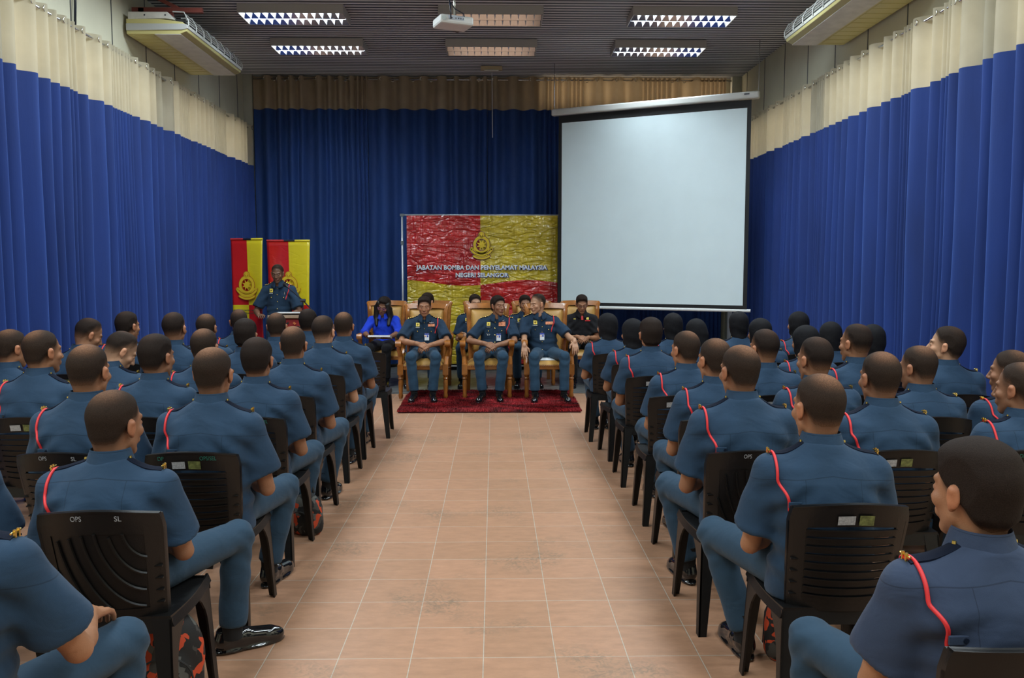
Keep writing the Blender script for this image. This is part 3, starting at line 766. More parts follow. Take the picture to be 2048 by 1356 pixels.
# ---------------------------------------------------------------- curtains
M_VEL = mat('blue_velvet', (.006, .029, .165), rough=.8, sheen=.35, var=.18, vscale=3, stretch=(1, 1, .25), bump=.0008, bscale=90)
M_VELB = mat('blue_velvet_back', (.007, .038, .165), rough=.8, sheen=.2, var=.25, vscale=2.4, stretch=(1, 1, .25), bump=.0008, bscale=90)
for _m in (M_VEL, M_VELB): _m.node_tree.nodes['Principled BSDF'].inputs['Sheen Tint'].default_value = (.12, .30, 1, 1)
M_CRM = mat('cream_linen', (.55, .50, .38), rough=.85, var=.10, vscale=5, bump=.0005, bscale=300, trans=.42)
M_CRMB = mat('tan_linen', (.46, .37, .26), rough=.9, var=.1, vscale=5, bump=.0005, bscale=300, trans=.30)
M_RING = mat('chrome_ring', (.75, .74, .68), rough=.2, metal=1)
RINGM = {}
def curtain(axis, c0, t0, t1, ztop, zseam, zbot, inward, label, seed, group, vel, crm, amp=1.0):
    """axis 'y': hangs along a side wall at x=c0 ; 'x': along the back wall at y=c0"""
    rs = random.Random(seed); segs = []; t = t0
    while t < t1:
        q = rs.random()
        if q < .22: run = [rs.uniform(.028, .045) for _ in range(rs.choice((4, 6, 8)))]
        elif q < .55: run = [rs.uniform(.12, .2) for _ in range(2)]
        else: run = [rs.uniform(.07, .11) for _ in range(2)]
        for w_ in run: segs.append((t, w_)); t += w_
    k = (t1-t0)/(t-t0); segs = [(t0+(a-t0)*k, w_*k) for a, w_ in segs]
    cols = []
    for i, (a, w_) in enumerate(segs):
        A = min(.062, w_*.42+.012)*amp*(1 if i % 2 else -1)
        for j in range(6): 
            s = j/6; cols.append((a+w_*s, A*math.sin(PI*s)**.8, i))
    cols.append((t1, 0, len(segs)))
    ph = [rs.uniform(0, 6) for _ in range(4)]
    def P(col, z, top):
        tt, d, i = col; f = (ztop-z)/(ztop-zbot)
        tt2 = tt+.018*math.sin(z*1.7+ph[0]+tt*2.2)*f+.010*math.sin(z*3.1+tt*5+ph[1])*f
        dd = d*(1-.25*f*math.sin(z*1.3+tt*1.9+ph[2])**2)+.012*math.sin(tt*4+z*1.1+ph[3])*f
        tt2 = min(max(tt2, t0), t1)
        x = c0+inward*(dd)
        return (x, tt2, z) if axis == 'y' else (tt2, x, z)
    root = empty('curtain', (c0, (t0+t1)/2, zbot) if axis == 'y' else ((t0+t1)/2, c0, zbot)); tag(root, label, 'curtain', group)
    L = Vector(root.location)
    def sheet(zs, nm, m):
        vs = []; fs = []; W = len(zs)
        for c in cols:
            for z in zs: vs.append(Vector(P(c, z, 0))-L)
        for i in range(len(cols)-1):
            for j in range(W-1): fs.append((i*W+j, (i+1)*W+j, (i+1)*W+j+1, i*W+j+1))
        o = MB().add(vs, fs).build(nm, m, root, smooth='all'); return o
    sheet([zbot+(zseam-zbot)*j/12 for j in range(13)], 'velvet_drape', vel)
    sheet([zseam+(ztop-zseam)*j/5 for j in range(6)], 'cream_band' if crm is M_CRM else 'tan_band', crm)
    g = MB(); n = 0
    for i in range(1, len(segs)):
        a, w_ = segs[i]
        if w_ < .05 or rs.random() < .25: continue
        c = Vector(P((a+w_*.35, (1 if i % 2 else -1)*min(.06, w_*.4)*amp*.8, i), ztop-.045, 0))-L+(Vector((inward*.006, 0, 0)) if axis == 'y' else Vector((0, inward*.006, 0)))
        pts = [c+(Vector((0, .024*math.cos(q), .024*math.sin(q))) if axis == 'y' else Vector((.024*math.cos(q), 0, .024*math.sin(q)))) for q in [2*PI*k/12 for k in range(13)]]
        if axis not in RINGM:
            o = MB().tube([v-c for v in pts], .006, 6, cap=False).build('grommet', M_RING, root, smooth='all'); RINGM[axis] = o.data
        else: o = newobj('grommet', RINGM[axis], None, root)
        o.location = c
cxl = -3.86
ZT, ZS = 3.86, 3.235
for i, (a, b_) in enumerate(((11.4, 13.82), (9.0, 11.4), (6.6, 9.0), (4.0, 6.6))):
    nm = ('farthest from the camera', 'second from the back corner', 'third from the back corner', 'nearest the camera')[i]
    curtain('y', -3.86, a, b_, ZT, ZS, .02, 1, 'blue velvet curtain with cream band on the left wall, '+nm, 20+i, 'curtains along the left wall', M_VEL, M_CRM)
    curtain('y', 3.86, a, b_-(.05 if i == 0 else 0), ZT, ZS, .02, -1, 'blue velvet curtain with cream band on the right wall, '+nm, 40+i, 'curtains along the right wall', M_VEL, M_CRM)
for i, (a, b_) in enumerate(((-3.80, -2.0), (-2.0, -.1), (-.1, 1.75), (1.75, 3.72))):
    nm = ('behind the two narrow banners', 'left of the wide banner', 'behind the right half of the wide banner', 'behind the projection screen')[i]
    curtain('x', 13.80, a, b_, 4.64, 4.13, .06, -1, 'dark blue curtain with tan band, back wall, '+nm, 60+i, 'curtains along the back wall', M_VELB, M_CRMB, amp=1.15)
for nm, p, q, lab in (('curtain_rod', (-3.86, 3.9, ZT-.045), (-3.86, 13.84, ZT-.045), 'steel curtain rod along the left wall'), ('curtain_rod', (3.86, 3.9, ZT-.045), (3.86, 13.84, ZT-.045), 'steel curtain rod along the right wall'), ('curtain_rod', (-3.8, 13.80, 4.595), (3.8, 13.80, 4.595), 'steel curtain rod across the back wall')):
    o = MB().tube([p, q], .013, 10).build(nm, M_STEEL, smooth='all'); tag(o, lab, 'curtain rod', 'curtain rods')

# ---------------------------------------------------------------- ceiling lamps
M_HOUS = mat('lamp_housing', (.42, .40, .38), rough=.5); M_MIR = mat('louvre_mirror', (.75, .78, .82), rough=.12, metal=1)
M_TUBE = emit('lit_tube', (.80, .93, 1.0), 4.0); M_TOFF = mat('unlit_tube', (.8, .8, .8), rough=.2)
def lamp(lit):
    r = empty('ceiling_lamp')
    W, D, H = 1.22, .50, .10
    b = MB(); z0 = -H
    b.box((0, -D/2, -H/2), (W, .012, H)); b.box((0, D/2, -H/2), (W, .012, H)); b.box((-W/2, 0, -H/2), (.012, D, H)); b.box((W/2, 0, -H/2), (.012, D, H)); b.box((0, 0, -.006), (W, D, .012))
    b.build('housing', M_HOUS, r)
    g = MB()
    g.box((0, 0, -.02), (W-.03, D-.03, .004)); g.cur = 1
    for i in range(1, 13):
        x = -W/2+W*i/13
        for yy in (-.125, .125):
            g.add([(x-.012, yy-.085, -.036), (x-.012, yy+.085, -.036), (x, yy+.115, -H), (x, yy-.115, -H), (x+.012, yy-.085, -.036), (x+.012, yy+.085, -.036)], [(0, 1, 2, 3), (3, 2, 5, 4)])
    g.cur = 0
    for yy, tt in ((-.238, .03), (-.004, -.035), (.004, .035), (.238, -.035)): g.add([(-W/2+.01, yy, -H), (W/2-.01, yy, -H), (W/2-.01, yy+tt, -.036), (-W/2+.01, yy+tt, -.036)], [(0, 1, 2, 3)])
    g.build('louvre', [M_MIR, mat('louvre_blade', (.85, .87, .90), rough=.35, metal=.25)], r)
    for yy in (-.125, .125):
        t = MB().tube([(-W/2+.03, yy, -.048), (W/2-.03, yy, -.050)], .010, 8).build('tube', M_TUBE if lit else M_TOFF, r, smooth='all')
    return r
lp1, lp0 = lamp(1), lamp(0)
used = [0, 0]
nms = ['far left lit ceiling lamp nearest the back curtain', 'unlit middle ceiling lamp nearest the back curtain', 'far right lit ceiling lamp nearest the back curtain',
       'left lit ceiling lamp nearest the air conditioner', 'unlit middle ceiling lamp behind the projector', 'right lit ceiling lamp above the projection screen']
for i, (x, y, lit) in enumerate(lamp_spots[:6]):
    src = lp1 if lit else lp0
    o = src if not used[lit] else copy_tree(src); used[lit] = 1
    o.location = (x, y, ZC-.012); tag(o, nms[i], 'lamp', 'louvred ceiling lamps')

# ---------------------------------------------------------------- air conditioners
M_ACY = mat('yellowed_plastic', (.52, .47, .20), rough=.4); M_ACG = mat('grey_plastic', (.42, .43, .42), rough=.4); M_ACW = mat('dusty_white_plastic', (.58, .57, .53), rough=.35, var=.12, vscale=9)
M_RUST = mat('red_primer_steel', (.16, .035, .025), rough=.6); M_DK = mat('dark_void', (.02, .02, .02), rough=.7)
def aircon(sx, y0, y1, label):
    r = empty('air_conditioner', (sx*3.94, y0, 4.12)); tag(r, label, 'air conditioner', 'wall mounted air conditioners'); L = y1-y0; i = -sx
    # section in (u inward, z): body
    prof = [(0, 0), (.56, 0), (.64, .03), (.66, .08), (.60, .13), (.36, .16), (0, .16)]
    def ext(pr, ya, yb, m, nm, par, mi=None):
        n = len(pr); vs = [(i*u, ya, z) for u, z in pr]+[(i*u, yb, z) for u, z in pr]
        fs = [(k, (k+1) % n, n+(k+1) % n, n+k) for k in range(n)]+[tuple(range(n))[::-1], tuple(range(n, 2*n))]
        return MB().add(vs, fs).build(nm, m, par, bevel=.006)
    body = ext(prof, 0, L, M_ACY, 'body', r)
    ext([(.0, .035), (.60, .045), (.66, .06), (.655, .10), (.60, .11), (.0, .11)], -.012, L+.012, M_ACG, 'end_stripe', r)
    ext([(.02, .155), (.42, .165), (.52, .15), (.44, .235), (.02, .235)], .0, L, M_ACW, 'top_cover', r)
    ext([(.30, -.004), (.58, -.004), (.58, .004), (.30, .004)], .0, L, M_ACW, 'flap', r)
    g = MB()
    for k in range(14): g.box((i*.14, L*(k+.5)/14, -.004), (.26, .012, .006))
    g.box((i*.14, L/2, -.001), (.27, L-.04, .004)); g.build('intake_grille', M_ACY, r)
    g = MB(); g.cur = 1; g.box((i*.555, L/2, .15), (.11, L-.06, .03)); g.cur = 0
    for q in (.12, .15, .18, .21): g.tube([(i*(.66-.3*(q-.1)), 0, q), (i*(.66-.3*(q-.1)), L, q)], .006, 5)
    for k in range(9): g.tube([(i*.665, L*k/8, .08), (i*.665, L*k/8, .14), (i*.62, L*k/8, .23), (i*.5, L*k/8, .235)], .007, 5)
    g.build('outlet_grille', [M_ACG, M_DK], r)
    for yy in (.18,):
        if sx < 0:
            b = MB(); b.box((i*.38, yy, .30), (.76, .05, .05)); b.box((i*.10, yy, .27), (.06, .05, .1)); b.tube([(i*.0, yy, .56), (i*.5, yy, .32)], .028, 4); b.box((i*.42, yy, .26), (.05, .03, .06))
            b.build('bracket', M_RUST, r)
            c = MB()
            for q in (.2, .42): c.tube([(i*q, -.004, .2), (i*q, .01, .2)], .008, 8)
            c.build('screw', M_BTN, r)
aircon(-1, 9.45, 11.40, 'yellowed white air conditioner on a red bracket, left wall')
aircon(1, 7.5, 9.75, 'yellowed white air conditioner on the right wall, cut by the frame')
o = MB().tube([(-3.955, 8.36, 4.66), (-3.955, 8.37, 4.2), (-3.95, 8.33, 3.9)], .012, 6).build('cable', M_BTN, smooth='all'); tag(o, 'dark cable hanging down the left wall above the curtain', 'cable')

# ---------------------------------------------------------------- projector
r = empty('projector', (*at(906, 46, 7.55)[:1], 7.55, at(906, 46, 7.55)[1]), math.radians(22)); tag(r, 'white projector hanging from a pole under the ceiling', 'projector')
M_PJ = mat('projector_plastic', (.80, .82, .80), rough=.35)
b = MB(); b.box((0, 0, 0), (.30, .23, .075)); body = b.build('body', M_PJ, r, bevel=.018)
b = MB(); b.box((-.01, -.1165, .012), (.14, .004, .034)); pn = b.build('port_panel', mat('port_panel', (.55, .62, .72), rough=.4), body)
b = MB()
for x_ in (-.055, -.015, .01, .03, .05): b.box((x_, -.120, .008), (.016 if x_ < -.04 else .008, .004, .010))
b.build('port', M_BTN, pn)
b = MB(); b.tube([(-.12, -.116, .0), (-.12, -.121, .0)], .020, 14); b.build('speaker_grille', mat('pale_grille', (.6, .68, .66), rough=.6), body)
b = MB()
for k in range(7): b.box((.1515, -.06+k*.018, -.005), (.004, .008, .045))
b.build('side_vent', mat('vent_green', (.35, .45, .42), rough=.6), body)
b = MB(); b.tube([(.09, .112, 0), (.09, .150, 0)], .036, 16); b.build('lens', M_BTN, body)
b = MB(); b.tube([(.02, .02, .03), (.02, .02, .30)], .009, 8); b.tube([(.02, .02, .22), (.02, .02, .26)], .018, 10); b.tube([(.02, .02, .26), (.02, .02, ZC-r.location.z-.01)], .022, 10); b.box((.02, .02, .045), (.12, .08, .01))
b.build('ceiling_pole', mat('pole_steel', (.55, .55, .48), rough=.3, metal=.8), r, smooth='all')
b = MB()
b.tube([(-.06, -.12, .0), (-.075, -.16, .01), (-.075, -.15, .08), (-.05, -.05, .18), (.0, .0, .35), (.02, -.01, .7), (.0, 0, ZC-r.location.z-.01)], .0065, 6)
b.tube([(.06, -.12, .03), (.04, -.16, .04), (-.02, -.12, .08), (-.055, -.06, .16), (-.02, -.02, .35), (-.005, -.02, ZC-r.location.z-.01)], .005, 6)
b.build('cable', M_BTN, r, smooth='all')

# emergency light, pull cord
x_, z_ = at(983, 131, 13.2); r = empty('emergency_light', (x_, 13.2, ZC-.01)); tag(r, 'small cream emergency light on the ceiling near the back curtain', 'emergency light')
MB().box((0, 0, -.035), (.33, .10, .06)).build('housing', mat('cream_plastic', (.55, .45, .28), rough=.4), r, bevel=.01); MB().box((0, -.04, -.075), (.22, .06, .022)).build('diffuser', mat('clear_cover', (.7, .68, .6), rough=.15), r, bevel=.008)
o = MB().tube([(at(984, 155, 13.66)[0], 13.66, ZC), (at(985, 275, 13.66)[0], 13.66, at(985, 275, 13.66)[1])], .006, 6).build('pull_cord', mat('white_cord', (.6, .62, .66), rough=.5)); tag(o, 'thin white cord hanging in front of the back curtain', 'cord')

# ---------------------------------------------------------------- projection screen
TL = Vector((.90, 13.0, 3.93)); TR = Vector((3.56, 11.6, 3.88)); BLc = Vector((1.03, 13.0, 1.10)); 
r = empty('projection_screen', ((TL.x+TR.x)/2, (TL.y+TR.y)/2, 1.0), math.atan2(TR.y-TL.y, TR.x-TL.x)); tag(r, 'large white pull-down projection screen with black border, hanging at the right corner', 'screen')
W = (Vector((TR.x, TR.y))-Vector((TL.x, TL.y))).length; hw = W/2
MB().box((0, 0, 2.94), (W+.04, .10, .10)).build('case', mat('screen_case', (.62, .63, .60), rough=.3), r, bevel=.02)
MB().box((hw-.14, -.052, 2.955), (.07, .003, .018)).build('case_plate', M_BTN, r)
ws = hw-.085
def scr(u, v):
    return (-ws+2*ws*u, .012*math.sin(u*5)*(1-v), .045+2.84*v)
b = MB().grid(scr, 20, 12, (0, .002, 0)); b.build('black_border', mat('screen_border', (.006, .006, .007), rough=.7), r)
w2 = ws-.055
def scr2(u, v): 
    X = -w2+2*w2*u; uu = (X+ws)/(2*ws); return (X, .012*math.sin(uu*5)*(1-v)-.004, .10+2.68*v)
MB().grid(scr2, 20, 12).build('white_fabric', mat('screen_fabric', (.68, .80, .83), rough=.55, var=.02, vscale=3), r, smooth=True)
MB().tube([(-ws-.05, 0, .03), (ws+.05, 0, .03)], .022, 12).build('bottom_bar', M_PJ, r)
for x_ in (-hw-.0, hw+.0): MB().tube([(x_, .03, 2.98), (x_, .03, ZC-1.0)], .006, 6).build('hanging_wire', M_STEEL, r)
x_, z_ = at(1459, 640, 13.3); o = MB().box((x_, 13.3, 1.05), (.07, .03, 2.1)).build('pole', mat('white_pole', (.62, .66, .72), rough=.3), bevel=.006); tag(o, 'pale upright post standing behind the right end of the screen', 'post')
MB().box((x_, 13.3, .01), (.3, .3, .02)).build('base', M_STEEL, o)

# ---------------------------------------------------------------- banners
def vinyl(name, kind, W, H, BD=0):
    m = bpy.data.materials.new(name); m.use_nodes = True; nt = m.node_tree; N = nt.nodes; L = nt.links; b = N['Principled BSDF']
    tc = N.new('ShaderNodeTexCoord'); sp = N.new('ShaderNodeSeparateXYZ'); L.new(tc.outputs['Object'], sp.inputs[0]); x, y, z = sp.outputs
    if kind == 'wide':
        bd = mathn(nt, 'ADD', at(960, 567, 13.35)[1]-zb+.01, mathn(nt, 'MULTIPLY', mathn(nt, 'SINE', mathn(nt, 'ADD', mathn(nt, 'MULTIPLY', x, 3.2), -.7)), .045))
        xs_ = mathn(nt, 'GREATER_THAN', x, -.03)
    else:
        bd = BD; xs_ = mathn(nt, 'GREATER_THAN', x, .0)
    up = mathn(nt, 'GREATER_THAN', z, bd)
    same = mathn(nt, 'ABSOLUTE', mathn(nt, 'SUBTRACT', xs_, up))     # 1 -> red
    mx = N.new('ShaderNodeMix'); mx.data_type = 'RGBA'; L.new(same, mx.inputs[0])
    mx.inputs[6].default_value = (.60, .44, .03, 1) if kind == 'wide' else (.72, .58, .02, 1); mx.inputs[7].default_value = (.50, .022, .022, 1) if kind == 'wide' else (.56, .015, .015, 1)
    nz = N.new('ShaderNodeTexNoise'); nz.inputs['Scale'].default_value = 2.2; nz.inputs['Detail'].default_value = 2; nz.inputs['Distortion'].default_value = 1.5; L.new(tc.outputs['Object'], nz.inputs[0])
    mr = N.new('ShaderNodeMapRange'); mr.inputs['From Min'].default_value = .35; mr.inputs['From Max'].default_value = .65; mr.inputs['To Min'].default_value = .75 if kind == 'wide' else .97; mr.inputs['To Max'].default_value = 1.12 if kind == 'wide' else 1.02; L.new(nz.outputs[0], mr.inputs[0])
    vm = N.new('ShaderNodeVectorMath'); vm.operation = 'SCALE'; L.new(mx.outputs[2], vm.inputs[0]); L.new(mr.outputs[0], vm.inputs['Scale']); L.new(vm.outputs[0], b.inputs['Base Color'])
    b.inputs['Roughness'].default_value = .20; b.inputs['Specular IOR Level'].default_value = .8
    k = 1.0 if kind == 'wide' else .07
    mp = N.new('ShaderNodeMapping'); mp.inputs['Scale'].default_value = (2.5, 1, 7); L.new(tc.outputs['Object'], mp.inputs[0])
    n1 = N.new('ShaderNodeTexNoise'); n1.inputs['Scale'].default_value = 1.6; n1.inputs['Detail'].default_value = 2.5; n1.inputs['Distortion'].default_value = .15; L.new(mp.outputs[0], n1.inputs[0])
    n2 = N.new('ShaderNodeTexNoise'); n2.inputs['Scale'].default_value = 1.1; n2.inputs['Detail'].default_value = 1.5; n2.inputs['Distortion'].default_value = .3; L.new(mp.outputs[0], n2.inputs[0])
    rays = N.new('ShaderNodeTexNoise'); rays.inputs['Scale'].default_value = 8; m3 = N.new('ShaderNodeMapping'); m3.inputs['Scale'].default_value = (1.3, 1, .12); m3.inputs['Rotation'].default_value = (0, .35, 0); L.new(tc.outputs['Object'], m3.inputs[0]); L.new(m3.outputs[0], rays.inputs[0])
    h = mathn(nt, 'ADD', mathn(nt, 'MULTIPLY', n1.outputs[0], .035*k), mathn(nt, 'ADD', mathn(nt, 'MULTIPLY', mathn(nt, 'MINIMUM', mathn(nt, 'ABSOLUTE', mathn(nt, 'SUBTRACT', n2.outputs[0], .5)), .05), .22*k), mathn(nt, 'MULTIPLY', rays.outputs[0], .045*k)))
    bp = N.new('ShaderNodeBump'); bp.inputs['Strength'].default_value = .8; bp.inputs['Distance'].default_value = 1; L.new(h, bp.inputs['Height']); L.new(bp.outputs[0], b.inputs['Normal'])
    return m
def crest(parent, c, s, m1, m2, y=-.004):
    """ring crest with small round top and two ribbons, flat on a banner; s = total height"""
    cx_, cz_ = c; root = None
    def ring(b, cx2, cz2, ro, ri, zs=1.0, n=28, yy=0):
        vs = []; 
        for k in range(n):
            t = 2*PI*k/n; vs += [(cx2+ro*math.cos(t), y+yy, cz2+ro*zs*math.sin(t)), (cx2+ri*math.cos(t), y+yy, cz2+ri*zs*math.sin(t))]
        b.add(vs, [(2*k, 2*((k+1) % n), 2*((k+1) % n)+1, 2*k+1) for k in range(n)])
    def arc(b, cx2, cz2, r1, r2, a0, a1, n=14, yy=0):
        vs = []
        for k in range(n+1):
            t = a0+(a1-a0)*k/n; vs += [(cx2+r1*math.cos(t), y+yy, cz2+r1*math.sin(t)), (cx2+r2*math.cos(t), y+yy, cz2+r2*math.sin(t))]
        b.add(vs, [(2*k, 2*k+2, 2*k+3, 2*k+1) for k in range(n)])
    d = MB()   # dark backing outlines
    ring(d, cx_, cz_+.02*s, .325*s, .19*s, 1.1, yy=.0015); ring(d, cx_, cz_+.40*s, .125*s, .0, yy=.0015)
    arc(d, cx_, cz_+.08*s, .50*s, .33*s, PI*1.13, PI*1.87, yy=.0015); arc(d, cx_, cz_+.02*s, .55*s, .38*s, PI*1.27, PI*1.73, yy=.0012)
    e = d.build('crest', m2, parent)
    g = MB(); ring(g, cx_, cz_+.02*s, .305*s, .21*s, 1.1)
    g.add([(cx_+.30*s*0, y, cz_)], [])
    ring(g, cx_, cz_+.40*s, .105*s, .075*s); ring(g, cx_, cz_+.415*s, .055*s, 0, 1.1); ring(g, cx_, cz_+.02*s, .10*s, 0, 1.1)
    for k in range(8):
        t = 2*PI*k/8+PI/8
        if True: g.add([(cx_+.10*s*math.cos(t-.3), y, cz_+.02*s+.11*s*math.sin(t-.3)), (cx_+.10*s*math.cos(t+.3), y, cz_+.02*s+.11*s*math.sin(t+.3)), (cx_+.2*s*math.cos(t), y, cz_+.02*s+.22*s*math.sin(t))], [(0, 1, 2)])
    arc(g, cx_, cz_+.08*s, .485*s, .415*s, PI*1.15, PI*1.85); arc(g, cx_, cz_+.08*s, .39*s, .345*s, PI*1.16, PI*1.84)
    arc(g, cx_, cz_+.02*s, .535*s, .475*s, PI*1.29, PI*1.71); arc(g, cx_, cz_+.02*s, .455*s, .41*s, PI*1.3, PI*1.7)
    for sx in (-1, 1): ring(g, cx_+sx*.36*s, cz_-.12*s, .055*s, .0, n=8)
    g.build('gold_emblem', m1, e)
M_LET = mat('white_lettering', (.85, .88, .92), rough=.3); M_LSH = mat('blue_letter_shadow', (.02, .05, .25), rough=.4)
M_CG = mat('printed_gold', (.72, .50, .03), rough=.2); M_CD = mat('printed_purple_outline', (.16, .05, .06), rough=.25); M_CO = mat('printed_brown_outline', (.42, .13, .02), rough=.25)
# wide banner
xa, zt = at(813, 431, 13.35); xb, zb = at(1114, 727, 13.35); W = xb-xa; H = zt-zb
r = empty('wide_banner', ((xa+xb)/2, 13.35, zb)); tag(r, 'wide creased glossy red and yellow banner on a stand behind the officers', 'banner')
def bn(u, v): return (-W/2+W*u, .012*math.sin(u*9+v*3)+.010*math.sin(v*14+u*5), H*v)
sh = MB().grid(bn, 60, 50).build('vinyl_sheet', vinyl('wide_banner_print', 'wide', W, H), r, smooth='all')
crest(sh, (at(963, 489, 13.35)[0]-r.location.x, at(963, 491, 13.35)[1]-zb), .42, M_CG, M_CD, -.028)
for t_, w_, z_, sz in (('JABATAN BOMBA DAN PENYELAMAT MALAYSIA', 2.04, 1.47, .094), ('NEGERI SELANGOR', .82, 1.345, .094)):
    z_ = at(960, 539 if w_ > 1 else 554, 13.35)[1]-zb
    q = text('lettering_shadow', t_, sz, (-.01+.006, -.026, z_-.006), (PI/2, 0, 0), M_LSH, sh, bold=.035, width=w_+.02)
    text('lettering', t_, sz, (-.01, -.030, z_), (PI/2, 0, 0), M_LET, sh, bold=.02, width=w_)
b = MB(); xp = at(804, 432, 13.4)[0]-r.location.x
b.tube([(xp, .05, -zb+.02), (xp, .05, H+.02)], .016, 10); b.tube([(W/2+.02, .05, -zb+.02), (W/2+.02, .05, H+.02)], .016, 10); b.tube([(xp, .05, H+.01), (W/2+.03, .05, H+.01)], .012, 8)
st = b.build('stand', mat('stand_aluminium', (.62, .64, .68), rough=.3, metal=.4), r, smooth='all')
MB().tube([(xp, .05, -.04), (W/2+.02, .05, -.04)], .014, 8).build('bottom_rail', mat('white_rail', (.75, .75, .75), rough=.3), r)
b = MB(); b.box((xp, .05, H-.42), (.045, .045, .06)); b.box((xp, .05, H+.01), (.06, .05, .04)); b.build('clamp', mat('clamp_grey', (.12, .14, .15), rough=.5), st)
b = MB()
for x__ in (xp, W/2+.02): b.box((x__, .05, -zb+.04), (.05, .5, .03))
b.build('foot', M_DK, st)
# narrow banners
for (px0, px1, pyt, D, ang, lab) in ((459, 527, 479, 11.95, .22, 'narrow red and yellow roll-up banner in the left corner, left of the speaker'), (533, 620, 482, 12.35, .02, 'narrow red and yellow roll-up banner directly behind the speaker')):
    xa, zt = at(px0, pyt, D); xb, _ = at(px1, pyt, D); W = (xb-xa)/math.cos(ang); H = zt-.12; BD = at(580, 610, D)[1]-.025; CZ = at(580, 571, D)[1]-.025; TZ = at(580, 622, D)[1]-.025
    r = empty('roll_up_banner', ((xa+xb)/2, D, .025), ang*(-1)); tag(r, lab, 'banner', 'narrow roll-up banners')
    def bn2(u, v, W=W, H=H): 
        k = .93+.07*abs(2*v-1)**1.5; return ((-W/2+W*u)*k, .02*math.sin(PI*v)*math.cos((u-.5)*6), .1+H*v)
    sh = MB().grid(bn2, 16, 24, (0, .002, 0)).build('vinyl_sheet', vinyl('roll_up_print', 'narrow', W, H, BD), r, smooth='all')
    crest(sh, (.0, CZ), 54*D/1700, M_CG, M_CO, -.028)
    text('lettering', 'JABATAN BOMBA DAN PENYELAMAT MALAYSIA', .03, (0, -.024, TZ), (PI/2, 0, 0), M_DK, sh, bold=.03, width=W*.9)
    text('lettering', 'SELANGOR', .03, (0.03, -.024, TZ-.04), (PI/2, 0, 0), M_DK, sh, bold=.03, width=W*.25)
    b = MB()
    for i, (a, c) in enumerate(((-.5, -.1), (-.1, .15), (.15, .5))): b.cur = i; b.tube([(a*W, 0, .1+H), (c*W, 0, .1+H)], .014, 8)
    b.build('top_rail', [mat('red_rail', (.5, .02, .02)), M_BTN, mat('yellow_rail', (.7, .56, .02))], r)
    MB().box((0, .02, .05), (W+.06, .20, .10)).build('base_case', mat('case_grey', (.3, .3, .32), rough=.35), r, bevel=.02)
    MB().tube([(0, .05, .1), (0, .03, .1+H)], .010, 8).build('support_pole', M_STEEL, r)

# ---------------------------------------------------------------- rug
M_PILE = mat('rug_pile', (.26, .010, .014), rough=.8, var=.92, vscale=4.2, sheen=0, stretch=(1.0, 1.8, 1))
xr0, xr1, yr0, yr1 = -1.09, .985, 9.40, 11.02
r = tag(empty('rug', ((xr0+xr1)/2, (yr0+yr1)/2, 0)), 'dark red shaggy rug under the front row of carved armchairs', 'rug')
MB().box((0, .3, .010), (xr1-xr0-.03, yr1-yr0-.03, .016)).build('rug_base', mat('rug_backing', (.06, .004, .006), rough=.9), r).location = (0, -.3, 0)
n = 52000; RX, RY = (xr1-xr0)/2, (yr1-yr0)/2
bx = RNG.uniform(-RX, RX, n); by = RNG.uniform(-RY, RY, n); az = RNG.uniform(0, 2*PI, n); ln = RNG.uniform(.018, .034, n); wd = .006
flow = np.sin(bx*3.1+1)+np.sin(by*4.3+bx*2)
lx = np.cos(az)*.010+.010*np.cos(flow*2); ly = np.sin(az)*.010+.012*np.sin(flow*2)-.004
hz = .0175
V = np.stack([np.stack([bx-wd*np.sin(az), by+wd*np.cos(az), np.full(n, hz-.002)], 1), np.stack([bx+wd*np.sin(az), by-wd*np.cos(az), np.full(n, hz-.002)], 1), np.stack([bx+lx, by+ly, hz+ln*.8], 1)], 1).reshape(-1, 3)
o = newobj('pile', npmesh('pile', V, np.arange(3*n).reshape(-1, 3)), M_PILE, r); o['kind'] = 'stuff'

# ---------------------------------------------------------------- plastic chairs
M_PL = mat('black_plastic', (.0062, .0056, .0055), rough=.42, bump=.0003, bscale=200, var=.2, vscale=5, spec=.35)
M_PLB = mat('brown_black_plastic', (.0115, .0088, .0070), rough=.42, bump=.0003, bscale=200, var=.2, vscale=5, spec=.35)
M_LABW = mat('grey_label', (.35, .36, .37), rough=.5, var=.3, vscale=130); M_LABG = mat('olive_label', (.13, .15, .045), rough=.5, var=.5, vscale=90)
M_CHALK = mat('grey_marker', (.35, .36, .38), rough=.7); M_GRN = mat('green_marker', (.01, .13, .09), rough=.7)
BZ0, BZ1 = .44, .808
def cb(u, v):
    """point on chair back, u -1..1, v 0..1 (0 at seat)"""
    wv = .184+.022*v-.012*max(0, v-.9)/.1
    z = BZ0+(BZ1-.012*u*u*0-BZ0)*v+ .026*(1-u*u)*v
    y = -.205-.085*v-.035*(1-u*u)*(0.6+.4*v)+.03*abs(u)**3
    return Vector((u*wv, y, z))
def strip(b, u0, u1, v0, v1, t=.010, nu=8, nv=2, lift=0, sag=0):
    def g(p, q):
        u = u0+(u1-u0)*p; P = cb(u, v0+(v1-v0)*q); P.y -= lift; P.z -= sag*(1-u*u); return P
    b.grid(g, nu, nv, (0, t, 0))
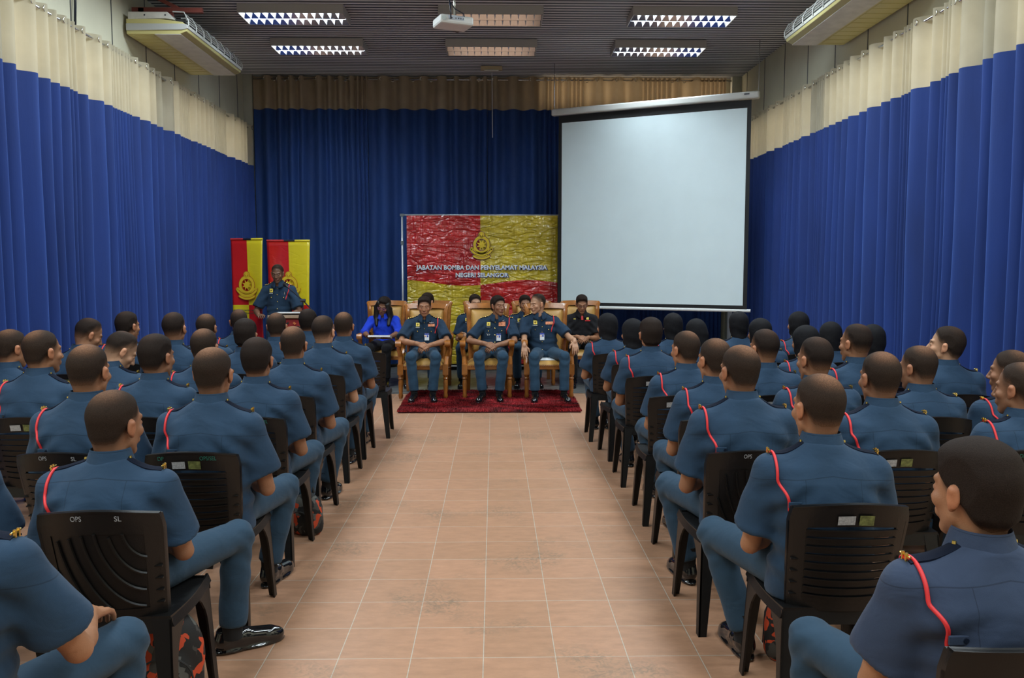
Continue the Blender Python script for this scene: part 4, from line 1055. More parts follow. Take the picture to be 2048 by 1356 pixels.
def plastic_chair(arc, pm):
    r = empty('plastic_chair')
    b = MB()
    def seat(u, v):
        x = (u-.5)*2; yv = -.215+.43*v; w = .205+.015*math.sin(PI*v)
        return (x*w, yv, .432-.012*math.cos(x*1.4)*math.sin(PI*min(1, v*1.1))-.02*max(0, v-.85)/.15*1+.006*(1-v))
    b.grid(seat, 12, 12, (0, 0, -.010))
    for s in (-1, 1): b.grid(lambda u, v, s=s: ((s*(.205+.015*math.sin(PI*u)+.012*v)), -.215+.43*u, .430-.030*v), 10, 1, (-s*.008, 0, 0))
    b.grid(lambda u, v: ((u-.5)*.42, .215+.012*v, .412-.045*v), 8, 1, (0, -.008, 0)); b.grid(lambda u, v: ((u-.5)*.42, -.215-.006*v, .430-.05*v), 8, 1, (0, .008, 0))
    b.build('seat', pm, r, smooth=True)
    b = MB()
    for s in (-1, 1):
        strip(b, s*.74, s*1.0, -.02, .985, .016, 2, 8, .0); strip(b, s*.93, s*1.0, -.08, .985, .032, 1, 8, .0)
    strip(b, -1, 1, .79, 1.0, .012, 14, 3, .0); strip(b, -1, 1, .985, 1.0, .024, 14, 1, .003)
    strip(b, -.76, .76, -.03, .075, .012, 10, 2)
    if not arc:
        for k in range(9):
            v0 = .082+k*.080
            strip(b, -.76, .76, v0, v0+.066, .007, 10, 1, .0, sag=.012); strip(b, -.76, .76, v0+.056, v0+.068, .014, 10, 1, .006, sag=.012)
    else:
        strip(b, -.76, .76, .07, .81, .005, 10, 8, -.003)
        for k in range(7):
            R_ = .30+k*.17
            pts = []
            for j in range(15):
                t = PI/2*(j/14)
                u, v = .80-R_*1.25*math.cos(t)*1.0, .86-R_*math.sin(t)*.95
                if -.76 < u < .76 and .07 < v < .80: P = cb(u, v); P.y -= .002; pts.append(P)
            if len(pts) > 2: b.tube(pts, .0052, 5)
    for s in (-1, 1):
        for k in range(4): P = cb(s*.87, .12+k*.12); b.hexa([P+Vector((-.02, -.001, -.004)), P+Vector((.02, -.001, -.004)), P+Vector((.02, .01, -.004)), P+Vector((-.02, .01, -.004))], [P+Vector((-.02, -.003, .0)), P+Vector((.02, -.003, .0)), P+Vector((.02, .01, .004)), P+Vector((-.02, .01, .004))])
    b.build('backrest', pm, r, smooth=True)
    for sy, ty, fy in ((-1, -.200, -.275), (1, .190, .200)):
        for s in (-1, 1):
            b = MB(); N_ = 12; secs = []
            for k in range(N_+1):
                t = k/N_; z = .425*(1-t); x_ = s*(.208+.026*t); yo = ty+(fy-ty)*t
                w_ = .042+.016*(1-t)+.140*max(0, 1-t/.42)**2.3          # blade widens into the arch under the seat
                a0, c0 = (yo-.016, yo-.016+w_) if sy < 0 else (yo+.016-w_, yo+.016)
                secs.append((x_, a0, c0, z, .036+.030*(1-t), yo))
            for (x0, a0, c0, z0, d0, e0), (x1, a1, c1, z1, d1, e1) in zip(secs[1:], secs[:-1]):
                def q(x, a, c, z):
                    xi, xo = sorted((x, x-s*.008)); return [(xi, a, z), (xo, a, z), (xo, c, z), (xi, c, z)]
                b.hexa(q(x0, a0, c0, z0), q(x1, a1, c1, z1))
                def q2(x, yv, z, d):
                    yy = yv+sy*.016; a, c = sorted((yy, yy-sy*.008)); xi, xo = sorted((x, x-s*d)); return [(xi, a, z), (xo, a, z), (xo, c, z), (xi, c, z)]
                b.hexa(q2(x0, e0, z0, d0), q2(x1, e1, z1, d1))
            b.build('leg', pm, r)
    return r
def label_on(b, u, v, w_, h_):
    c = cb(u, v); 
    def g(p, q):
        P = cb(u+(p-.5)*w_/.21, v+(q-.5)*h_/.395); P.y -= .0065; return P
    b.grid(g, 4, 1)
def chair_marks(r, kind):
    if kind in ('lab', 'both', 'labm'):
        b = MB(); label_on(b, -.17 if kind != 'labm' else -.35, .855, .058, .032); b.build('grey_sticker', M_LABW, r)
        b = MB(); label_on(b, .16 if kind != 'labm' else .0, .855, .052, .036); b.build('olive_sticker', M_LABG, r)
    if kind in ('ops', 'both'):
        m = M_CHALK if kind == 'ops' else M_GRN
        for t_, u, w_ in ((('OPS', -.22, .034), ('SL', .42, .022)) if kind == 'ops' else (('OPS/SEL', .45, .07), ('DP', -.55, .025))):
            P = cb(u, .93); o = text('marker_lettering', t_, .026, (P.x, P.y-.008, P.z-.004), (PI/2+.2, 0, 0), m, r, depth=.0003, width=w_)
            o.rotation_euler[2] = 0
PROTO = {}
def get_chair(arc, brown, marks):
    k = (arc, brown, marks)
    if k not in PROTO:
        c = plastic_chair(arc, M_PLB if brown else M_PL); chair_marks(c, marks); PROTO[k] = c; return c
    return copy_tree(PROTO[k])
def put_chair(x, y, yaw, label, arc=0, brown=0, marks='', group='black plastic audience chairs', parts=True):
    c = get_chair(arc, brown, marks); c.location = (x, y, 0); c.rotation_euler = (0, 0, yaw)
    tag(c, label, 'chair', group); return c

# ---------------------------------------------------------------- carved armchairs
M_WD = mat('carved_brown_wood', (.33, .115, .020), rough=.3, var=.35, vscale=9, bump=.0015, bscale=45, coat=.3)
M_WDD = mat('dark_wood_edge', (.13, .045, .012), rough=.35, var=.3, vscale=30)
M_LEA = mat('tan_leather', (.55, .30, .075), rough=.38, var=.12, vscale=5, bump=.001, bscale=25)
M_STUD = mat('brass_studs', (.28, .12, .03), rough=.35, metal=.5)
def armchair():
    r = empty('carved_armchair')
    # front legs (turned)
    for s in (-1, 1):
        b = MB(); b.lathe([(.020, 0), (.026, .02), (.030, .04), (.022, .07), (.026, .10), (.030, .20), (.024, .235), (.034, .25), (.024, .265), (.032, .285), (.036, .30)], (s*.275, .27, 0), 12)
        b.box((s*.275, .27, .36), (.068, .068, .125)); b.build('front_leg', M_WD, r, smooth=True)
        b = MB(); b.hexa([(s*.25-.022, -.42, 0), (s*.25+.022, -.42, 0), (s*.25+.022, -.375, 0), (s*.25-.022, -.375, 0)], [(s*.24-.025, -.28, .42), (s*.24+.025, -.28, .42), (s*.24+.025, -.22, .42), (s*.24-.025, -.22, .42)]); b.build('back_leg', M_WD, r, bevel=.004)
    b = MB(); b.box((0, .275, .385), (.50, .035, .055)); b.box((0, -.25, .385), (.46, .035, .055))
    for s in (-1, 1): b.box((s*.265, .01, .385), (.04, .52, .055))
    for k in range(22): b.tube([(-.24+.48*k/21, .29, .40), (-.24+.48*k/21, .30, .40)], .009, 6)
    b.build('seat_rail', M_WD, r, bevel=.006)
    def cu(u, v):
        a, c = 2*u-1, 2*v-1; h = (1-abs(a)**4)*(1-abs(c)**4); return (a*.245, .015+c*.27, .412+.065*h**.6)
    b = MB().grid(cu, 16, 14); b.build('seat_cushion', M_LEA, r, smooth='all')
    b = MB()
    for k in range(26): b.lathe([(.006, 0), (.004, .004)], (-.235+.47*k/25, .292, .418), 6)
    b.build('stud_row', M_STUD, r)
    # back
    def bk(u, z):
        t = (z-.46)/.69; w = .215+.035*t; y = -.245-.13*t-.05*math.sin(PI*t*.5)*.3; return w, y
    b = MB()
    for s in (-1, 1):
        pts = [Vector((s*(bk(0, z)[0]+.0), bk(0, z)[1]-.0*z, z)) for z in (.40, .55, .7, .85, 1.0, 1.08, 1.12)]
        pts[-1].x += s*.02; pts[-1].y -= .02
        b.tube(pts, [.028, .03, .03, .03, .032, .034, .030], 8)
    def top(u, v):
        a = 2*u-1; return (a*.275, -.375+.035*math.cos(a*1.5)-.035*v-.035, 1.085+.065*v-.012*a*a)
    b.grid(top, 16, 3, (0, .055, 0)); b.box((0, -.262, .50), (.42, .04, .06))
    b.build('back_frame', M_WD, r, smooth=True)
    b = MB()
    for s in (-1, 1):
        for k in range(24):
            z = .55+.52*k/23; w, y = bk(0, z); b.lathe([(.007, 0), (.005, .004)], (s*(w-.033), y+.034, z), 6)
    for k in range(18): b.lathe([(.007, 0), (.005, .004)], (-.2+.4*k/17, -.36, 1.075), 6)
    b.build('stud_row', M_STUD, r)
    def pad(u, v):
        a = 2*u-1; c = 2*v-1; z = .53+.55*v; w, y = bk(0, z); h = (1-abs(a)**4)*(1-abs(c)**6); return (a*(w-.022), y+.010+.040*h**.6, z)
    MB().grid(pad, 14, 14, (0, -.03, 0)).build('back_pad', M_LEA, r, smooth='all')
    for s in (-1, 1):
        b = MB(); pts = [(s*.24, -.28, .70), (s*.27, -.15, .715), (s*.295, .02, .70), (s*.30, .16, .685), (s*.30, .24, .69)]
        b.tube(pts, [.022, .027, .030, .030, .034], 10); b.tube([(s*.265, .255, .675), (s*.335, .255, .675)], .040, 12)
        b.tube([(s*.30, .22, .66), (s*.305, .16, .60), (s*.285, .15, .50), (s*.278, .24, .40)], [.030, .028, .030, .034], 8)
        b.build('armrest', M_WD, r, smooth=True)
    return r
AC0 = armchair(); ac_used = [0]
def put_armchair(x, y, yaw, label, z=0):
    c = AC0 if not ac_used[0] else copy_tree(AC0); ac_used[0] = 1
    c.location = (x, y, z); c.rotation_euler = (0, 0, yaw); tag(c, label, 'armchair', 'carved leather armchairs'); return c
# ---------------------------------------------------------------- audience
ROWN = ['front', 'second', 'third', 'fourth', 'fifth', 'sixth', 'seventh', 'eighth']
SEAT = ['aisle seat', 'second from aisle', 'third from aisle', 'fourth from aisle', 'fifth from aisle', 'sixth from aisle']
def place(side, row, seat): return '%s block, %s row from stage, %s' % (side, ROWN[row], SEAT[seat])
LY = [8.25, 7.39, 6.60, 5.54, 4.77, 3.90, 3.02, 2.10]
RY = [8.07, 7.28, 6.42, 5.47, 4.68, 3.88, 3.05, 2.05]
# side,row,seat, head px, head top py, hy, hp, hr, hair, tone, look, options
AUD = [
 ('left', 6, 0, 218, 800, -.42, .05, .03, 'buzz', 'm', 'patchy buzz cut, head turned right', dict(kr=.30, ky=.46, lean=.08, anky=.44, ank=.92, bw=1.04, toe=(.15, -1.0))),
 ('left', 5, 0, 425, 690, -.03, .04, .0, 'bald_sheen', 'm', 'balding brown crown', dict(kr=.19, wide=1.04, bw=1.02)),
 ('left', 5, 1, 175, 683, -.14, .05, 0, 'brown', 't', 'sticking-out ears', dict()),
 ('left', 4, 0, 515, 680, .02, .03, 0, 'crew', 'm', 'thick dark crew cut', dict(kr=.18)),
 ('left', 4, 1, 308, 670, -.38, .04, 0, 'crew', 'm', 'dark hair, face turned right', dict()),
 ('left', 4, 2, 80, 655, -.50, .02, 0, 'buzz', 't', 'cheek in view', dict(lean=.12, wide=1.03)),
 ('left', 3, 0, 587, 652, .0, .03, 0, 'bald_sheen', 'm', 'shaved balding crown', dict(kr=.2)),
 ('left', 3, 1, 408, 660, -.1, .05, 0, 'brown', 'm', 'brownish short hair', dict()),
 ('left', 3, 2, 252, 668, -.95, .62, 0, 'fade', 'l', 'head bowed, tanned cheek', dict(lean=.22)),
 ('left', 3, 3, 17, 662, -.60, .10, 0, 'buzz', 't', 'cut by left picture edge', dict()),
 ('left', 2, 0, 645, 632, -.18, .03, 0, 'fade', 'l', 'high pale fade haircut', dict(kr=.18)),
 ('left', 2, 1, 490, 643, .04, .04, 0, 'thick', 'm', 'black hair, big ears', dict()),
 ('left', 2, 2, 345, 622, -.10, .0, 0, 'fade', 't', 'sandy shaved head', dict()),
 ('left', 2, 3, 192, 638, -.90, .45, 0, 'fade', 't', 'bowed, black cap of hair', dict(lean=.20)),
 ('left', 1, 0, 687, 625, -.12, .02, 0, 'brown', 'm', 'nearest the woman in blue', dict(kr=.18)),
 ('left', 1, 1, 551, 627, .0, .03, 0, 'buzz', 'm', 'in front of lectern', dict()),
 ('left', 1, 2, 412, 630, -.08, .03, 0, 'buzz', 'm', 'small round head', dict()),
 ('left', 1, 3, 252, 625, -.45, .04, 0, 'crew', 't', 'turned right, by curtain', dict()),
 ('left', 0, 1, 615, 622, -.1, .03, 0, 'crew', 'd', 'right of lectern', dict()),
 ('left', 0, 2, 478, 621, .30, .03, 0, 'buzz', 'd', 'before roll-up banner', dict()),
 ('right', 0, 0, 1216, 633, .55, .05, 0, None, 't', 'black headscarf', dict(kl=.10)),
 ('right', 0, 1, 1347, 633, .2, .05, 0, None, 't', 'black headscarf', dict()),
 ('right', 0, 2, 1478, 628, .1, .02, 0, None, 't', 'black headscarf', dict()),
 ('right', 0, 3, 1598, 628, .35, .02, 0, None, 't', 'black headscarf', dict()),
 ('right', 1, 0, 1266, 645, .45, .05, 0, None, 't', 'black headscarf', dict(kl=.10)),
 ('right', 1, 2, 1520, 644, .4, .05, 0, None, 't', 'black headscarf', dict()),
 ('right', 1, 4, 1663, 655, .2, .10, 0, None, 't', 'black headscarf, head tilted', dict()),
 ('right', 2, 4, 1745, 657, .0, .05, 0, None, 't', 'black headscarf', dict()),
 ('right', 2, 0, 1303, 639, .08, .0, 0, 'thick', 't', 'spiky black hair', dict(kl=.18)),
 ('right', 1, 1, 1400, 645, .0, .25, -.2, None, 't', 'bowed grey-black headscarf', dict()),
 ('right', 2, 3, 1615, 660, .5, .10, 0, None, 't', 'slanting black headscarf', dict()),
 ('right', 3, 0, 1375, 667, .50, .05, 0, 'buzz', 't', 'cropped hair, face turned left', dict(kl=.19)),
 ('right', 3, 1, 1530, 664, .35, .03, 0, 'fade', 't', 'faded haircut', dict()),
 ('right', 3, 2, 1713, 648, .48, .0, 0, 'fade', 't', 'long neck, pale fade', dict()),
 ('right', 3, 3, 1893, 656, 1.02, -.10, 0, 'crew', 'l', 'face in profile, chin up', dict()),
 ('right', 4, 0, 1434, 680, .42, .04, 0, 'buzz', 't', 'half hidden head', dict(kl=.2)),
 ('right', 4, 1, 1635, 679, .38, .04, 0, 'fade', 't', 'oval crown patch', dict()),
 ('right', 4, 2, 1841, 703, .55, .08, 0, 'brown', 'm', 'glancing left, brown crown', dict()),
 ('right', 4, 3, 2026, 716, .70, .03, 0, 'buzz', 'm', 'cut by right edge', dict()),
 ('right', 5, 0, 1484, 685, .30, .04, 0, 'bald_sheen', 'm', 'thinning brown crown', dict(kl=.22, bw=1.06, wide=1.03)),
 ('right', 5, 1, 1768, 708, .20, .04, 0, 'brown', 'm', 'ears out, short brown hair', dict(bw=1.04)),
 ('right', 5, 2, 2046, 740, .62, .04, 0, 'brown', 'm', 'partly outside right edge', dict()),
 ('right', 6, 0, 1645, 752, .34, .04, 0, 'brown', 't', 'reddish crown, red shoulder cord', dict(kl=.27, ky=.43, bw=1.04, arms=('lapw', 'lap'))),
]
EMPTY_ROW = {}
ARC = {('left', 6, 0), ('right', 5, 0), ('left', 4, 3)}
MARK = {('left', 6, 0): 'ops', ('right', 5, 0): 'ops', ('left', 5, 1): 'ops', ('left', 5, 0): 'both', ('right', 6, 0): 'lab', ('left', 4, 0): 'both'}
rsx = random.Random(5)
for (sd, rw, st, px, py, hy, hp, hr, hair, tone, look, opt) in AUD:
    opt = dict(opt); opt.pop('tiles', 0)
    Y0 = (LY if sd == 'left' else RY)[rw]
    X0, zt = at(px, py, Y0-.05+(.10 if hp > .4 else 0)+opt.get('lean', 0)*.45)
    if hp > .4: X0 -= .06
    cxs = (-1.31-.56*st) if sd == 'left' else (1.17+.59*st)
    cx0 = X0 if abs(cxs-X0) > .10 else .5*X0+.5*cxs
    if st == 0: cx0 = (-1.31 if sd == 'left' else 1.17)+(-.05 if (sd, rw) == ('right', 0) else 0)
    cx0 = {('right', 5, 0): 1.12, ('right', 6, 0): 1.21}.get((sd, rw, st), cx0)
    dy = rsx.uniform(-.02, .02)
    res = .0085 if rw >= 5 else (.0115 if rw >= 3 else .0145)
    ar = opt.pop('arms', ('lap', 'lap'))
    ar = tuple('lap' if a == 'lapw' else a for a in ar)
    pl = place(sd, rw, st)
    fem = hair is None
    root, info = person(('seated woman, ' if fem else 'seated trainee, ')+look+', '+pl, X0, Y0+dy, rsx.uniform(-.05, .05), zt, hy=hy, hp=hp, hr=hr,
        side=0, hair=hair, tone=tone, res=res, group='uniformed trainees in the audience', arms=ar, seed=abs(int(px*7+py)), bw=opt.pop('bw', .93 if fem else rsx.uniform(.98, 1.03)), kl=opt.pop('kl', rsx.uniform(.13, .17)), kr=opt.pop('kr', rsx.uniform(.13, .17)), anky=opt.pop('anky', rsx.uniform(.34, .40) if st == 0 else .36), ank=opt.pop('ank', .58 if st == 0 else .92), **opt)
    if fem: hijab(root, info, seed=px)
    key = (sd, rw, st)
    mk = MARK.get(key, rsx.choice(['lab', 'lab', 'both', 'labm', '']) if rw > 1 else rsx.choice(['labm', '']))
    put_chair(cx0, Y0, rsx.uniform(-.06, .06), 'black plastic chair under a trainee, '+pl, arc=1 if key in ARC else 0, brown=1 if rsx.random() < .35 else 0, marks=mk)
put_chair(-1.235, 8.27, .04, 'empty black plastic chair at the aisle, left block, front row nearest the stage', brown=0)
# frame-edge neighbours
person('seated trainee, only right shoulder in view at left edge, behind front-left chair', -1.95, 3.0, 0, 1.24, res=.009, group='uniformed trainees in the audience', hair='buzz', seed=5)
put_chair(-1.95, 3.0, 0, 'black plastic chair, left block, seventh row from stage, second from aisle, mostly outside the frame', marks='')
person('seated trainee at bottom left corner, hand on knee, head outside the frame', -1.33, 2.08, 0, 1.27, res=.008, group='uniformed trainees in the audience', hair='buzz', seed=8,
       arms=('knee', ([.27, .035, .645], [.175, .285, .630], [-.10, .95, -.20], [-.1, -.15, -1], .42)), kr=.22, kl=.2, tone='t', bw=1.04)
put_chair(-1.33, 2.05, .0, 'black plastic chair at the bottom left corner, cut by the frame', marks='')
root, info = person('large foreground trainee at bottom right, black hair, face turned left', 1.175, 2.05, .06, at(1970, 904, 2.02)[1], hy=.34, hp=.04, hair='thick', tone='t', out='grey', res=.0075,
       group='uniformed trainees in the audience', kl=.20, seed=21, bw=1.08, wide=1.0)
put_chair(1.16, 1.97, .0, 'black plastic chair at the bottom right corner, cut by the frame', marks='lab')

# ---------------------------------------------------------------- officers and guests
def id_card(root, i, dx=-.02, z=.74):
    q = i['snap']((i['cx'](.8)+dx, 1.5, i['Z'](z)), (0, -1, 0), Vector((dx, .1, i['Z'](z)))); r_ = MB().box((0, 0, 0), (.056, .003, .088)).build('identity_card', M_WHITE, root); r_.location = q+Vector((0, .012, -.03)); r_.rotation_euler = (.1, 0, 0)
    b = MB(); b.box((0, .0022, .034), (.056, .0015, .018)); b.box((-.010, .0022, .008), (.018, .0015, .024)); b.build('blue_print', M_BLUEC, r_)
    MB().box((.014, .0022, .006), (.014, .0015, .016)).build('photo_square', M_RIB, r_)
    MB().tube([(0, .0, .044), (0, .004, .066)], .005, 6).build('clip', M_STEEL, r_)
def ribbons(rows=1, wing=False, wide_=.082):
    def f(root, i):
        b, g = i['plate'](-.045-wide_, -.045, .865, .865+.022*rows+.012, .007, 4, 2); b.build('ribbon_bar', M_RIB, root)
        if wing:
            q = Vector(g(.5, 1.0)); w_ = MB()
            for a in (-1, 1): w_.tube([q+Vector((0, .003, .012)), q+Vector((a*.034, .003, .022))], [.006, .002], 6)
            w_.tube([q+Vector((0, .003, .0)), q+Vector((0, .003, .034))], [.005, .002], 6); w_.build('silver_wings', M_STEEL, root)
    return f
def ex1(root, i): ribbons(1, True)(root, i); id_card(root, i, -.03, .76)
def watch(root, i):
    P, e, wr, *_ = i['A'][0]; d = (e-wr)/np.linalg.norm(e-wr); c = wr+d*.03
    b = MB(); b.tube([c-d*.009, c+d*.009], .0325, 14); o = b.build('wristwatch', M_STEEL, root, smooth='all')
def ex2(root, i):
    ribbons(2, True)(root, i); id_card(root, i, -.045, .75); watch(root, i)
    q = Vector(i['snap']((i['cx'](.8)+.085, 1.5, i['Z'](.755)), (0, -1, 0), Vector((.085, .1, i['Z'](.755))))); b = MB()
    for a in (-.012, .012): b.tube([q+Vector((a+.010*math.cos(t), .006, .010*math.sin(t))) for t in [2*PI*k/8 for k in range(9)]], .002, 5)
    b.build('silver_badge', M_STEEL, root)
def ex3(root, i): ribbons(1, False, .095)(root, i); id_card(root, i, -.0, .745)
G = 'officers seated in the front row'
YV = 10.63
for x_, lab in ((-.87, 'carved leather armchair under the left officer with clasped hands, front row'), (-.085, 'carved leather armchair under the middle officer with wristwatch, front row'), (.675, 'carved leather armchair under the right officer looking sideways, front row')):
    put_armchair(x_, YV, PI, lab, z=.018)
def V3(px, py, D=10.68): return at(px, py, D)
clasp = (([-.285, .13, .70], [-.065, .30, .655], [.86, .34, -.30], [.25, -.55, -.75], .62), ([.285, .13, .70], [.065, .30, .675], [-.86, .34, -.30], [-.25, -.55, -.75], .62))
person('officer on the left, eyes closed, navy uniform, hands clasped in lap', -.87, YV+.0, PI+.04, V3(855, 596)[1], hy=.0, hp=.10, side=-.0, out='officer', hair='officer', tone='t', res=.0105, group=G, hipz=.53, arms=clasp, kl=.15, kr=.15, ky=.43, anky=.44, ank=.75, bw=1.10, wide=1.05, extra=ex1, seed=101, z0=.018)
person('middle officer with grey hair, wristwatch and ribbons, hands clasped', -.02, YV+.0, PI-.06, V3(995, 594)[1], hy=.62, hp=.02, side=-.10, out='officer', hair='officer', tone='m', res=.0105, group=G, hipz=.53, arms=clasp, kl=.155, kr=.14, ky=.43, anky=.43, ank=.7, bw=1.08, wide=1.0, extra=ex2, seed=102, z0=.018)
arm3 = (([-.29, .10, .74], [-.33, .30, .70], [-.05, .55, -.85], [.1, -.75, -.5], .35), ([.27, .10, .72], [.285, .27, .655], [.0, .45, -.9], [0, -.85, -.4], .30))
person('right officer with receding hair looking at his neighbour, hands on knees', .64, YV+.0, PI+.05, V3(1082, 588)[1], hy=-1.0, hp=.12, side=.12, out='officer', hair='fade', tone='l', res=.0105, group=G, hipz=.53, arms=arm3, kl=.19, kr=.18, ank=.95, ky=.44, anky=.48, bw=1.12, wide=1.05, extra=ex3, seed=103, z0=.018)
YK = 11.90
for px, lab in ((773, 'carved leather armchair under the woman in blue, back row'), (864, 'carved leather armchair in the back row behind the left officer'), (966, 'carved leather armchair in the back row behind the middle officer'), (1063, 'carved leather armchair in the back row behind the right officer'), (1161, 'carved leather armchair under the person in black, back row')):
    put_armchair(at(px, 610, YK+.35)[0], YK, PI, lab, z=.004)
G2 = 'officers seated in the back row'
def xk(px, D=YK+.05): return at(px, 600, D)[0]
person('officer in back row behind the left officer, only forehead and sleeve visible', xk(857)-.02, YK, PI-.12, at(857, 587, YK+.05)[1], hy=-.35, hp=.0, out='officer', hair='officer', tone='l', res=.013, group=G2, hipz=.53, bw=1.05, kl=.15, kr=.15, seed=111, z0=.004)
person('officer in back row peering over the middle chair back', xk(953)-.10, YK, PI+.1, at(954, 592, YK+.05)[1]-.0, hy=.15, hp=.0, side=-.14, out='officer', hair='officer', tone='l', res=.013, group=G2, hipz=.53, arms=('cross', 'lap'), seed=112, z0=.004)
person('officer in back row half hidden behind the right officer, arms folded', xk(1050), YK, PI+.05, at(1050, 594, YK+.05)[1], hy=.05, hp=.05, out='officer', hair='officer', tone='m', res=.013, group=G2, hipz=.53, arms=('cross', 'cross'), seed=113, z0=.004)
def exblack(root, i):
    spectacles(root, i)
    b, g = i['plate'](-.118, -.045, .868, .880, .007, 3, 1); b.build('red_name_tape', M_REDC, root)
    b, g = i['plate'](-.098, -.062, .890, .925, .007, 3, 3); b.build('gold_crest', M_YEL, root)
    b, g = i['plate'](.085, .115, .895, .906, .007, 3, 1); b.build('yellow_name', M_YEL, root)
    b, g = i['plate'](-.022, .008, .885, .945, .009, 2, 3); b.build('red_collar_tab', M_REDC, root)
root, info = person('person in black shirt and spectacles looking down, back row by the screen', xk(1163), YK, PI, at(1165, 593, YK+.05)[1], hy=.0, hp=.32, out='black', hair='thick', tone='t', res=.012, hipz=.53, extra=exblack, seed=114, z0=.004, kl=.13, kr=.16, arms=('lap', 'lap'))
def exwoman(root, i):
    spectacles(root, i, mat('purple_frame', (.35, .12, .30), rough=.2))
    R, Hc, nb, Z = i['R'], i['Hc'], i['nb'], i['Z']
    f = Fld(Hc+[-.16, -.16, -.36], Hc+[.16, .15, .17], .006)
    def hl(p): return R @ np.array(p)+Hc
    f.ell(hl((0, -.03, .05)), (.088, .098, .092), .02); f.cap(hl((0, -.05, .05)), hl((0, -.06, -.05)), .080, .07, .03)
    for s in (-1, 1):
        a = hl((s*.062, .03, .06)); b_ = hl((s*.082, .018, -.01)); c = np.array([nb[0]+s*.095, nb[1]+.04, nb[2]-.02]); d = np.array([nb[0]+s*.085, nb[1]+.095, Z(.83)])
        f.cap(a, b_, .038, .038, .02); f.cap(b_, c, .038, .038, .02); f.cap(c, d, .036, .022, .02); f.cap(b_-[0, .03, 0], c-[0, .05, 0], .045, .045, .03)
    f.cap(hl((0, -.07, -.03)), (nb[0], nb[1]-.09, Z(.85)), .075, .06, .03)
    X, Y, Zz_ = f.ax[0][:, None, None], f.ax[1][None, :, None], f.ax[2][None, None, :]
    f.F = (f.F+.003*np.sin(X*170+Zz_*8)*np.cos(Y*90)).astype(np.float32)
    f.ell(hl((0.0, .085, -.008)), (.056, .062, .080), .012, 's')
    V, Q = f.mesh(); newobj('long_hair', npmesh('long_hair', V, Q), M_LHAIR, root)
    b = MB()
    for s in (-1, 1): b.lathe([(.006, -.006), (.006, .006)], tuple(hl((s*.088, .0, -.03))), 8)
    b.build('earring', M_STEEL, root)
ap = (([-.245, .09, .72], [-.150, .275, .675], [.55, .75, -.15], [.3, -.1, 1], .25), ([.245, .09, .72], [.150, .275, .675], [-.55, .75, -.15], [-.3, -.1, 1], .25))
person('woman in royal blue blouse with long black hair reading papers', xk(766), YK, PI-.05, at(763, 598, YK+.05)[1], hy=-.15, hp=.38, hr=-.22, out='blouse', hair='thick', tone='d', res=.012, hipz=.53, extra=exwoman, seed=115, z0=.004, arms=ap, bw=.98, kl=.12, kr=.12)
b = MB(); 
for k in range(6): b.box((.001*k, 0, .004*k), (.30, .21, .0036))
o = b.build('paper_stack', mat('paper', (.82, .84, .86), rough=.6)); x_, z_ = at(761, 687, YK-.30); o.location = (x_, YK-.33, .668); o.rotation_euler = (-.22, 0, -.05); tag(o, 'stack of white papers in the lap of the woman in blue', 'papers')
x_, z_ = at(1103, 722, 10.4); o = MB().box((0, 0, 0), (.20, .14, .006)).build('paper_sheet', MATS['paper']); o.location = (.66, 10.47, .492); o.rotation_euler = (.1, 0, .1); tag(o, 'folded white sheet on the seat between the right officer\'s knees', 'paper')

# ---------------------------------------------------------------- speaker, lectern, microphone
LX = at(586, 640, 11.15)[0]
r = empty('lectern', (LX, 11.25, .004), PI); tag(r, 'wooden lectern with red cloth front and papers on top, in front of the speaker', 'lectern')
M_LW = mat('pale_lectern_wood', (.42, .30, .20), rough=.35, var=.12, vscale=8); M_LR = mat('dark_red_panel', (.30, .02, .02), rough=.5)
zl = .97
b = MB(); b.hexa([(-.26, -.16, .10), (.26, -.16, .10), (.26, .18, .10), (-.26, .18, .10)], [(-.26, -.2, zl-.05), (.26, -.2, zl-.05), (.26, .18, zl-.02), (-.26, .18, zl-.02)]); b.build('cabinet', M_LR, r, bevel=.008)
b = MB(); b.hexa([(-.30, -.26, zl-.07), (.30, -.26, zl-.07), (.30, .22, zl-.005), (-.30, .22, zl-.005)], [(-.30, -.26, zl-.045), (.30, -.26, zl-.045), (.30, .22, zl+.035), (-.30, .22, zl+.035)]); b.build('top_board', M_LW, r, bevel=.006)
b = MB(); b.box((0, 0, .06), (.60, .46, .12)); b.build('plinth', M_LW, r, bevel=.01)
rr_ = random.Random(3); b = MB()
for k in range(60):
    b.cur = k % 3; b.box((rr_.uniform(-.24, .24), .19+rr_.uniform(0, .012), zl-.05-rr_.uniform(.02, .17)), (rr_.uniform(.015, .05), .012, rr_.uniform(.012, .035)), Matrix.Rotation(rr_.uniform(-.8, .8), 3, 'Y'))
b.build('front_ornament', [M_DK, mat('orange_trim', (.55, .16, .05), rough=.5), M_LW], r)
b = MB()
for k in range(4): b.box((.01*k-.02, -.02, .004*k), (.42-.01*k, .29, .0036))
o = b.build('paper_stack', MATS['paper']); o.location = (LX+.0, 11.26, zl+.036); o.rotation_euler = (-.165, 0, .03); tag(o, 'open white papers lying on top of the lectern', 'papers')
spa = (([-.30, .06, 1.02], [-.20, .24, .985], [.5, .85, .0], [.2, .0, -1], .35), ([.30, .02, 1.03], [.21, .24, .985], [-.5, .85, .0], [-.2, 0, -1], .35))
def exsp(root, i):
    b, g = i['plate'](-.10, -.094, .84, .875, .008, 1, 1); b.build('pen', M_STEEL, root)
sx_, sz_ = at(555, 527, 11.68)
person('man standing at the lectern reading, navy uniform with gold badge', sx_-.0, 11.68, PI, sz_, hy=0.0, hp=.24, out='officer', hair='brown', tone='dd', res=.0105, hipz=.90, stand=True, arms=spa, seed=120, z0=.004, bw=1.0, extra=exsp)
